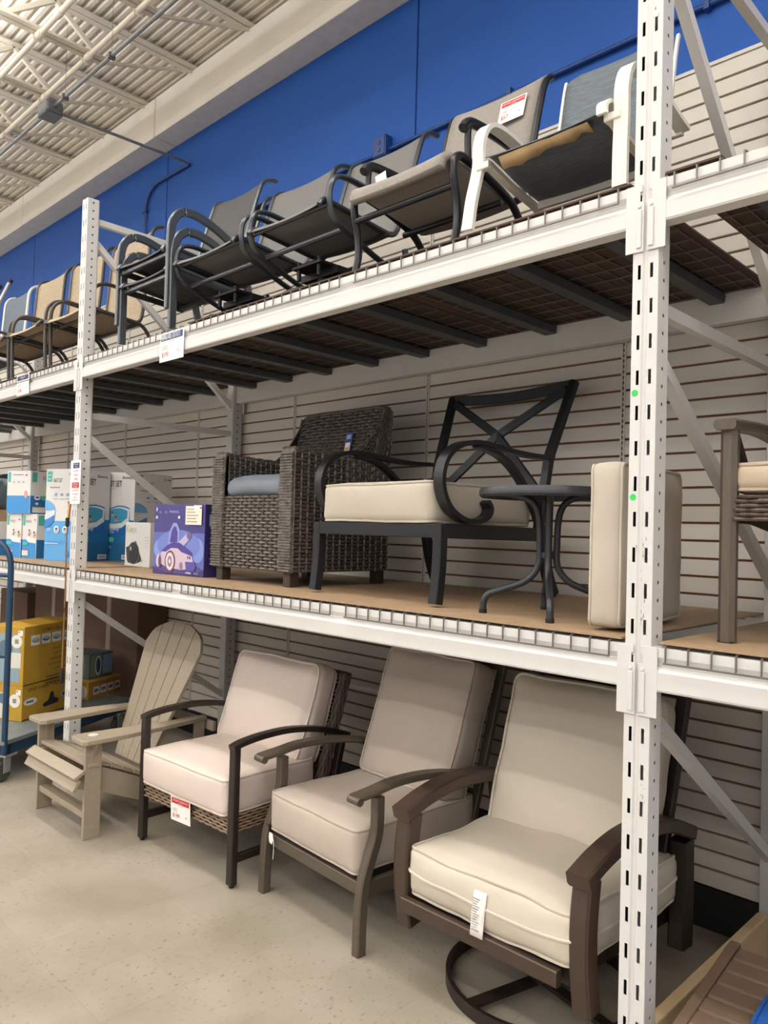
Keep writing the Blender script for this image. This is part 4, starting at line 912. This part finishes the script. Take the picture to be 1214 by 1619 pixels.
def sling_chair(label, loc, rz, fm, sm, style, k=1.0, w_=.50, hz=1.0, group=None, prof=None):
    """one sling chair; rails seat to back, arm tubes, legs or a swivel base"""
    t = thing('sling_chair', label, 'chair', loc, rz, group)
    rail = cat2([(a*k, b*hz) for a, b in (prof or SEATR)], 4); hw = w_/2; r = .0125
    rr = [(y, z) for y, z in rail]
    for s in (-1, 1):
        g = G(); g.tube([V((s*hw, y, z)) for y, z in rail], r, 8, (1, 0, 0)); g.build('side_rail', fm, t)
    n0, n1 = 1, len(rail)-7
    g = G(); g.grid(sling_rows(rail[n0:n1], hw, rnd=.03)); sl_ = g.build('sling', sm, t, solid=.0025)
    ax = hw+.030
    if style == 'legs':
        for s in (-1, 1):
            g = G(); g.tube(cat(yz(s*ax, [(.043, .004), (.035, .10), (.028, .30), (.030, .43), (.060, .500), (.13, .535), (.24, .530), (.34, .515), (.42, .510)]), 5), r, 8, (1, 0, 0)); g.tube([(s*ax, .42, .510), (s*hw, .425, .510)], r, 8); g.build('arm_leg', fm, t)
            g = G(); g.tube(cat(yz(s*ax, [(.60, .013), (.57, .035), (.48, .20), (.40, .31), (.28, .335), (.10, .350), (.03, .350)]), 5), r, 8, (1, 0, 0)); g.build('rear_leg', fm, t)
        for y, z in ((.10, .345), (.37, .318)): g = G(); g.tube([(-ax, y, z), (ax, y, z)], r*.9, 8); g.build('cross_bar', fm, t)
    elif style == 'stack':
        for s in (-1, 1):
            g = G(); g.bar(cat(yz(s*ax, [(.012, .006), (.012, .25), (.012, .42), (.035, .505), (.095, .548), (.19, .545), (.32, .50), (.46, .425)]), 5), .024, .046, (1, 0, 0) if False else (0, 1, .3), c=.25); g.build('arm_leg', fm, t)
            g = G(); g.bar(cat(yz(s*ax, [(.597, .012), (.55, .12), (.50, .30), (.46, .425)]), 4), .024, .040, (0, 1, .3), c=.25); g.build('rear_leg', fm, t)
            g = G(); g.bar([(s*(hw+.016), .0, .315), (s*(hw+.016), .40, .290)], .012, .034); g.build('seat_bar', fm, t)
        for y, z in ((.02, .310), (.38, .290)): g = G(); g.bar([(-ax, y, z), (ax, y, z)], .026, .026); g.build('cross_bar', fm, t)
    elif style == 'swivel':
        for s in (-1, 1):
            g = G(); g.bar(cat(yz(s*ax, [(.50, .455), (.38, .452), (.22, .458), (.10, .462), (.035, .440), (.010, .385), (.012, .320), (.045, .265), (.14, .225), (.28, .175), (.40, .145), (.46, .150), (.485, .195), (.475, .26)]), 5), .030, .024, (1, 0, 0) if False else (0, -.5, 1), c=.3) if False else g.sweep(cat(yz(s*ax, [(.50, .455), (.38, .452), (.22, .458), (.10, .462), (.035, .440), (.010, .385), (.012, .320), (.045, .265), (.14, .225), (.28, .175), (.40, .145), (.46, .150), (.485, .195), (.475, .26)]), 5), [(.0115*cos(2*pi*i/10), .0165*sin(2*pi*i/10)) for i in range(10)], up=(1, 0, 0)); g.build('arm_loop', fm, t)
        for y, z in ((.10, .245), (.36, .165)): g = G(); g.tube([(-ax, y, z), (ax, y, z)], r, 8); g.build('cross_bar', fm, t)
        for y, z in ((.02, .332), (.38, .305)): g = G(); g.tube([(-ax, y, z), (ax, y, z)], r*.9, 8); g.build('seat_bar', fm, t)
        bm_ = mat('black_spring_steel', '1B1C1E', .5, .4)
        g = G(); g.box(-.10, .10, .12, .36, .150, .164); bs = g.build('spring_plate', bm_, t, False, bevel=.003)
        for sx in (-1, 1):
            for yy in (.14, .34): g = G(); g.tube([(sx*.07, yy, .10), (sx*.07, yy, .185)], .010, 8); g.build('spring_bolt', bm_, bs)
        g = G(); g.box(-.13, .13, .20, .28, .118, .150); g.lathe([(.05, .05), (.065, .055), (.065, .07), (.035, .078), (.035, .118)], c=(0, .24, 0), n=18); g.build('pedestal', bm_, t, False)
        g = G(); g.tube([(.20*cos(2*pi*i/36), .24+.20*sin(2*pi*i/36), .014) for i in range(36)], .013, 8, closed=True); g.build('ring_base', fm, t)
        for a in (30, 90, 150): g = G(); g.tube([(.2*cos(radians(a)), .24+.2*sin(radians(a)), .02), (.05*cos(radians(a)), .24+.05*sin(radians(a)), .055), (-.05*cos(radians(a)), .24-.05*sin(radians(a)), .055), (-.2*cos(radians(a)), .24-.2*sin(radians(a)), .02)], .012, 8); g.build('ring_spoke', fm, t)
    return t
SLV = mat('grey_metallic_tube', '5F6468', .3, .6); CHR = mat('charcoal_tube', '43474C', .33, .5); BRN = mat('brown_grey_tube', '4E4A47', .42, .35)
SLG = mat('grey_sling', '6F6E6C', .75, 0, .05, 40); SLD = mat('dark_grey_sling', '48484A', .7, 0, .06, 40); SLT = mat('tan_sling', 'A08E77', .8, 0, .12, 25, .2, 300, stretch=(1, 1, 5), hex2='B4A48C')
NAVY = mat('blue_grey_mesh', '5F6C7A', .75, 0, .06, 30); WTF = mat('white_tube', 'E4E3DE', .35)
GT = None
tn1 = sling_chair('tan sling armchair in the middle of the three left of the stacked grey chairs', (-1.092, .060, ZC2), 0, BRN, SLT, 'legs', w_=.56, prof=SEAT_T)
tn2 = dup(tn1, (-.445, .085, ZC2), 0, 'tan sling armchair standing half behind the left upright')
tn0 = dup(tn1, (-1.79, .060, ZC2), 0, 'tan sling armchair leftmost of the three, cut off by the left photo edge')
gw = sling_chair('white framed sling armchair with grey blue mesh, left of the tan chairs', (-2.55, .060, ZC2), 0, WTF, NAVY, 'legs', w_=.56, prof=SEAT_T)
sa = sling_chair('lower of two stacked dark grey sling chairs next to the left upright', (.775, .015, ZC2), 0, SLV, SLD, 'stack', w_=.50)
sb_ = dup(sa, (.770, -.004, ZC2+.105), 0, 'upper of two stacked dark grey sling chairs next to the left upright')
s1 = sling_chair('grey swivel sling chair on a ring base, right beside the stacked chairs', (1.385, .015, ZC2), 0, CHR, SLG, 'swivel', w_=.53)
s2 = sling_chair('grey swivel sling chair on a ring base, left of the tweed chair', (2.040, .010, ZC2), 0, CHR, SLG, 'swivel', w_=.50, prof=[(y, z-.045*max(0, (z-.33)/.6)) for y, z in SEATR])
# folded paper-free tan cloth edge on the stacked chair
# tubes of a folded chair at the far left
t = thing('folded_chair', 'folded grey tube chair at the far left, only its two tube ends in view', 'chair', (-2.96, .06, ZC2))
for dx in (0, -.27):
    g = G(); g.tube([(dx, .06, .02), (dx, .30, .65), (dx, .53, 1.22)], .019, 10, (1, 0, 0)); lg_ = g.build('frame_tube', GALV, t); g = G(); g.tube([(dx, .528, 1.215), (dx, .542, 1.25)], .0205, 10, (1, 0, 0)); g.build('end_cap', mat('black_rubber', '161616', .6), lg_)
g = G(); g.grid([[V((x, .07+.24*v, .06+.63*v)) for x in (-.27, 0)] for v in (0, .5, 1)]); g.build('sling', SLD, t, solid=.003)

# ---- tweed padded chair with dark round frame
TWD = mat('grey_tweed', '928C85', .95, 0, .22, 220, .3, 500); BLT = mat('black_tube', '2A2B2F', .32, .5)
t = thing('padded_sling_chair', 'grey tweed padded chair with black tube frame, price card on its back', 'chair', (2.735, .012, ZC2), 0)
hw = .235; rl = cat2([(-.028, .262), (-.022, .295), (.0, .312), (.04, .314), (.20, .295), (.36, .275), (.42, .285), (.455, .34), (.49, .45), (.54, .66), (.575, .79), (.60, .845), (.635, .872)], 5)
g = G(); g.grid(sling_rows(rl, hw, .010, 8, .0)); pad = g.build('padded_sling', TWD, t, ang=60, solid=.034)
for s in (-1, 1):
    g = G(); g.tube(cat(yz(s*(hw+.022), [(.020, 0), (.034, .07), (.030, .15), (.008, .23), (.006, .285), (.035, .318), (.09, .318), (.22, .295), (.36, .250), (.44, .17), (.50, .06), (.52, .004)]), 5), .0155, 10, (1, 0, 0)); g.build('leg_frame', BLT, t)
    g = G(); g.tube([V((s*(hw+.014), y, z)) for y, z in rl[28:]], .0145, 8, (1, 0, 0)); g.build('back_rail', BLT, t)
    g = G(); g.tube(cat(yz(s*(hw+.024), [(.052, .425), (.075, .452), (.12, .466), (.25, .470), (.38, .464), (.50, .452)]), 5), .019, 10, (1, 0, 0)); g.build('arm', BLT, t)
    g = G(); g.tube(cat(yz(s*(hw+.024), [(.085, .452), (.080, .40), (.085, .318)]), 4), .013, 8, (1, 0, 0)); g.build('arm_strut', BLT, t)
for y, z in ((.012, .205), (.30, .235)): g = G(); g.tube([(-hw-.022, y, z), (hw+.022, y, z)], .0125, 10); g.build('cross_bar', BLT, t)
g = G(); g.add([(-.225, .085, .405), (-.175, .095, .420), (-.165, .098, .350), (-.212, .088, .335)], [(0, 1, 2, 3)]); g.build('hang_tag', PAPER, t, False, solid=.001)
price_card(t, (.060, .520, .690), (1, 0, 0), (0, .26, 1), .130, .108, '$57', '.99')
# ---- white chair with torn striped sling
WHF = mat('cream_white_frame', 'E6E2D6', .35); STR = mat('blue_grey_striped_mesh', '474F57', .7, 0, .2, 40, 0, 200, stretch=(.3, 9, 9), hex2='727B82'); TORN = mat('torn_backing', 'B59A72', .9, 0, .1, 20)
t = thing('stacking_sling_chair', 'white flat framed chair with torn blue grey striped sling, left of the right upright', 'chair', (3.375, .012, ZC2+.004), 0)
hw = .215; rl = cat2([(-.030, .228), (-.012, .238), (.03, .236), (.16, .205), (.30, .185), (.36, .20), (.395, .26), (.42, .40), (.455, .60), (.475, .69), (.49, .725)], 5)
g = G(); g.grid(sling_rows(rl, hw, .008, 8, 0, .05)); sg_ = g.build('sling', STR, t, solid=.003)
for s in (-1, 1):
    fr = cat(yz(s*(hw+.052), [(-.026, -.0) if s < 0 else (.0, 0), (-.018, .10) if s < 0 else (.0, .10), (.004, .215), (.004, .30), (.030, .365), (.085, .395), (.20, .388), (.34, .355), (.43, .335)]), 6)
    for i, p in enumerate(fr[:14]): p.x += s*(.018*(1-i/14) if s < 0 else .0)
    g = G(); g.sweep(fr, [(-.008, -.023), (.008, -.023), (.008, .023), (-.008, .023)], up=(1, 0, 0)); g.build('arm_leg', WHF, t)
    g = G(); g.sweep(cat(yz(s*(hw+.012), [(.0, .222), (.14, .190), (.30, .165), (.36, .12), (.43, .04), (.455, .006)]), 5), [(-.008, -.014), (.008, -.014), (.008, .014), (-.008, .014)], up=(1, 0, 0)); g.build('rear_leg', WHF, t)
    g = G(); g.sweep([V((s*(hw+.006), y, z)) for y, z in rl[22:-3]], [(-.006, -.005), (.006, -.005), (.006, .005), (-.006, .005)], up=(1, 0, 0)); g.build('back_rail', WHF, t)
    g = G(); g.bar([(s*hw, .004, .218), (s*(hw+.052), .004, .218)], .03, .024); g.build('seat_joint', WHF, t)
g = G(); g.sweep(cat(yz(hw+.004, [(-.028, .222), (-.026, .250), (.0, .270), (.035, .268), (.06, .25)]), 5), [(-.006, -.017), (.006, -.017), (.006, .017), (-.006, .017)], up=(1, 0, 0)); g.build('curled_slat', WHF, t)
g = G(); g.bar([(-hw-.05, .43, .335), (hw+.05, .43, .335)], .02, .03); g.bar([(-hw, .30, .170), (hw, .30, .170)], .02, .03); g.build('cross_bar', WHF, t)
g = G(); rs = random.Random(5); top = [(-.165+.033*i, -.022, .216+.004*rs.random()) for i in range(11)]; bot = [(-.165+.033*i, .005+.02*rs.random(), .180+.022*(i/10)+.012*rs.random()) for i in range(11)]; g.grid([top, bot]); g.build('torn_backing', TORN, sg_, solid=.002)

# ================================================================== FLOOR AT LEFT: platform cart with cartons
NVB = mat('blue_cart_paint', '23415F', .35, .2); PLT = mat('worn_platform', '7C8587', .45, .3, .15, 8); RUB = mat('grey_rubber', '4A4A48', .6)
ca = 29
t = thing('platform_cart', 'blue platform cart with a tall looped handle, loaded with yellow cartons at the left edge', 'cart', (-.228, -.285, 0), ca)
g = G(); g.box(-.70, 0, 0, 1.35, .235, .262); g.build('platform', PLT, t, False, bevel=.004)
g = G(); 
for y in (.02, .62, 1.28): g.box(-.69, -.01, y, y+.05, .170, .235)
for x in (-.69, -.05): g.box(x, x+.04, .02, 1.33, .170, .235)
g.build('chassis', NVB, t, False)
for (x, y) in ((-.05, .07), (-.65, .07), (-.05, 1.25), (-.65, 1.25)):
    g = G(); g.box(x-.05, x+.05, y-.05, y+.05, .158, .170); g.box(x-.028, x-.022, y-.035, y+.02, .055, .160); g.box(x+.022, x+.028, y-.035, y+.02, .055, .160); cs = g.build('caster_fork', GALV, t, False)
    g = G(); g.lathe([(.02, -.018), (.056, -.018), (.0635, -.010), (.0635, .010), (.056, .018), (.02, .018)], n=28, T=Matrix.Translation((x, y-.02, .0635)) @ Matrix.Rotation(radians(90), 4, 'Y')); g.build('wheel', RUB, cs)
g = G(); g.tube(fillet([(-.012, .018, .18), (-.012, .018, 1.50), (-.40, .018, 1.50), (-.40, .018, .18)], .19, 8), .0185, 12, up=(0, 1, 0)); h_ = g.build('handle', NVB, t)
for z in (.78, 1.28): g = G(); g.tube([(-.40, .018, z), (-.012, .018, z)], .014, 10); g.build('handle_bar', NVB, h_)
g = G(); g.tube([(-.16, .018, .78), (-.16, .018, 1.28)], .010, 8); g.build('handle_bar', NVB, h_)
YEL = mat('yellow_card', 'B58D2B', .5, 0, .06, 6, hex2='C29A35'); KRF = mat('kraft_card', '7D6248', .8, 0, .06, 8)
def yellow(label, corner, wl, wr, h, lower):
    t, p, q = carton('filter_carton', label, corner, ca, wl, wr, h, YEL)
    p.rect(.002, .06*h, wl-.03 if not lower else wl*.6, h-.05, '8FA3B0' if not lower else 'D9D4C6'); p.ell(.5*wl, .62*h, .20*wl, .15*h, '5E7486'); p.ell(wl-.06, h-.10, .045, .045, 'E8E4D8'); p.rect(wl-.075, h-.115, wl-.045, h-.085, '8F8A80'); p.rect(wl-.05, h-.06, wl-.012, h-.025, 'F2EFEA'); p.rect(wl-.045, h-.04, wl-.035, h-.03, 'C7503A')
    if not lower: p.rect(wl-.11, .30*h, wl-.02, .56*h, 'D9D5CC')
    if not lower:
        q.text('COMPATIBLE WITH', .17, h-.050, .026, '4A3A1C', bold=.005)
        for k in range(5): q.rect(.065+.105*k, h-.135, .155+.105*k, h-.065, 'E4E2DA'); q.ell(.11+.105*k, h-.100, .036, .017, ('7A8F96', '35507E', '58708C', '7A8F96', '35507E')[k]); q.ell(.11+.105*k, h-.095, .030, .010, 'A8B8BE')
        for k, tx in enumerate(('Summer™ Pools', 'Intex™ Pools', 'Simple Summer™ Pools', 'Soft Sided Summer™ Pools', 'Lomart™ Pools')): q.text(tx, .36, h-.185-.036*k, .016, '4A3A1C', 'CENTER')
        for k in range(3): q.rect(.22, h-.375-.022*k, .50-.02*(k % 2), h-.368-.022*k, '6E5A2C')
    else:
        q.text('SAND SHARK™ FILTER SYSTEM', .05, h-.045, .026, '3A2E18', bold=.004); q.ell(.08, h-.115, .065, .024, 'E4E2DA'); q.rect(.04, h-.122, .11, h-.108, '5B6C8C')
        q.poly([(.20, h-.16), (.26, h-.14), (.28, h-.09), (.31, h-.085), (.32, h-.13), (.37, h-.15), (.36, h-.175), (.22, h-.18)], '2A2A2C'); q.ell(.43, h-.125, .045, .022, 'B9B4A4'); q.ell(.43, h-.125, .030, .014, '4A4A4C')
    q.rect(.002, .002, wr-.002, .008, '3A2E18'); p.build(t); q.build(t); return t
yellow('yellow pump carton on the cart platform, lower of two yellow ones', (-.640, -.030, .263), .30, .60, .236, True)
yellow('yellow carton on top of another on the cart, with a row of pool pictures', (-.640, -.030, .500), .30, .60, .400, False)
t, p, q = carton('filter_carton', 'long low orange brown carton on the cart behind the left upright', (-.975, .585, .263), ca, .26, .42, .135, YEL)
q.rect(.002, .004, .418, .131, 'A87F3A'); q.text('COMPATIBLE WITH', .12, .100, .020, '4A3A1C')
for k in range(4): q.rect(.06+.09*k, .03, .135+.09*k, .09, 'DAD7CC'); q.ell(.097+.09*k, .06, .03, .014, '58708C')
p.ell(.20, .06, .05, .05, 'D9D4C6'); p.build(t); q.build(t)
t, p, q = carton('vacuum_carton', 'dark blue grey carton with a green oval print, on the long low carton', (-1.09, .640, .399), 24, .46, .27, .19, mat('blue_grey_card', '59666B', .4, 0, .1, 6))
q.rect(.01, .01, .13, .18, '7C9272'); q.ell(.10, .095, .036, .075, 'C9D2C4'); q.ell(.10, .095, .024, .06, '3A4A78'); q.rect(.15, .02, .26, .17, '7FA0B8'); p.rect(.02, .02, .42, .17, '6F8466'); p.build(t); q.build(t)
for i, (x, y, w2, d2, h2, lb) in enumerate(((-1.92, .955, .98, .26, 1.10, 'large brown carton against the slatwall, right one behind the cart'), (-2.86, .90, .88, .31, 1.04, 'large brown carton against the slatwall, left one behind the cart'), (-3.62, .85, .70, .34, .92, 'brown carton in the dark farthest left under the shelf'))):
    t = thing('brown_carton', lb, 'box', (x, y, 0), 0); g = G(); g.box(0, w2, 0, d2, 0, h2); g.build('carton', mat('dark_kraft_card', '5E4636', .8, 0, .08, 5), t, False, bevel=.006)
    g = G(); g.box(w2*.45, w2*.53, -.0012, 0, 0.002, h2-.002); g.build('packing_tape', mat('packing_tape', '7A6350', .25), t, False)

# ================================================================== FLOOR AT RIGHT: brown slatted chair seat
RBW = mat('brown_poly_lumber', '75604F', .55, 0, .06, 14, .15, 80)
t = thing('adirondack_chair', 'brown slatted Adirondack chair at the bottom right corner, only its seat in view', 'chair', (4.205, .0, 0), 5.3)
for s in (-1, 1):
    sp = cat2([(-.10, .19), (-.07, .262), (.0, .296), (.12, .306), (.35, .308), (.55, .312), (.625, .308)], 5); lo = [(.625, .17), (.30, .17), (.0, .17), (-.08, .16)]
    g = G(); g.prism(sp+lo, .032, lambda u, v, q, s=s: (s*.345-.016+q, u, v)); g.build('seat_rail', RBW, t, False, bevel=.004)
    g = G(); g.box(s*.31-.012, s*.31+.012, .53, .61, 0, .26); g.build('leg', RBW, t, False, bevel=.003)
    g = G(); g.box(s*.31-.012, s*.31+.012, .0, .08, 0, .26); g.build('leg', RBW, t, False, bevel=.003)
prof_ = [(-.075, .228, 72), (-.035, .276, 40)]+[(.038+.086*k, .2955, .6) for k in range(7)]
for y, z, a in prof_:
    g = G(); g.box(-.329, .329, -.0395, .0395, -.011, .011, Matrix.Translation((0, y, z)) @ Matrix.Rotation(radians(a), 4, 'X')); g.build('seat_slat', RBW, t, False, bevel=.007)
g = G(); g.box(3.700, 3.738, .090, 1.10, .002, .198); o = g.build('wooden_board', mat('pale_pine', 'C9AE84', .6, 0, .08, 5, stretch=(8, 1, 8), hex2='D6BE98'), None, False, bevel=.004); tag(o, 'pale wooden board standing on edge on the floor behind the right upright', 'board')
t = thing('seat_pad', 'bright blue seat pad lying on the brown slatted chair, bottom right corner', 'cushion', (4.205, .115, .3075), 5.3)
cushion('pad_body', t, TR((0, 0, .0245)), .37, .38, .040, mat('blue_canvas', '1657A8', .8, 0, .03, 12, .2, 500), .018, .004, seed=31)

# scuffs worn into the paint of the right upright
SCF = mat('scuffed_paint', '3A3634', .7); rs = random.Random(11)
p_ = [o for o in COL.objects if o.parent and o.parent.name == 'rack_upright.001' and o.name.startswith('post')][0]
g = G()
for z0, z1, x0, n in ((1.50, 1.62, .006, 9), (1.36, 1.44, .004, 8), (3.10, 3.20, .016, 5), (.86, .93, .020, 5), (1.56, 1.60, -.020, 3)):
    for k in range(n):
        x = x0+rs.uniform(-.004, .012); z = rs.uniform(z0, z1); h = rs.uniform(.003, .016); w_ = rs.uniform(.0006, .002)
        if .0045 > abs(x): x += .006
        g.add([(x, -.0012, z), (x+w_, -.0012, z+.3*h), (x+w_*.6, -.0012, z+h), (x-w_*.3, -.0012, z+.6*h)], [(0, 1, 2, 3)])
o = g.build('paint_scuffs', SCF, p_, False); o['kind'] = 'stuff'
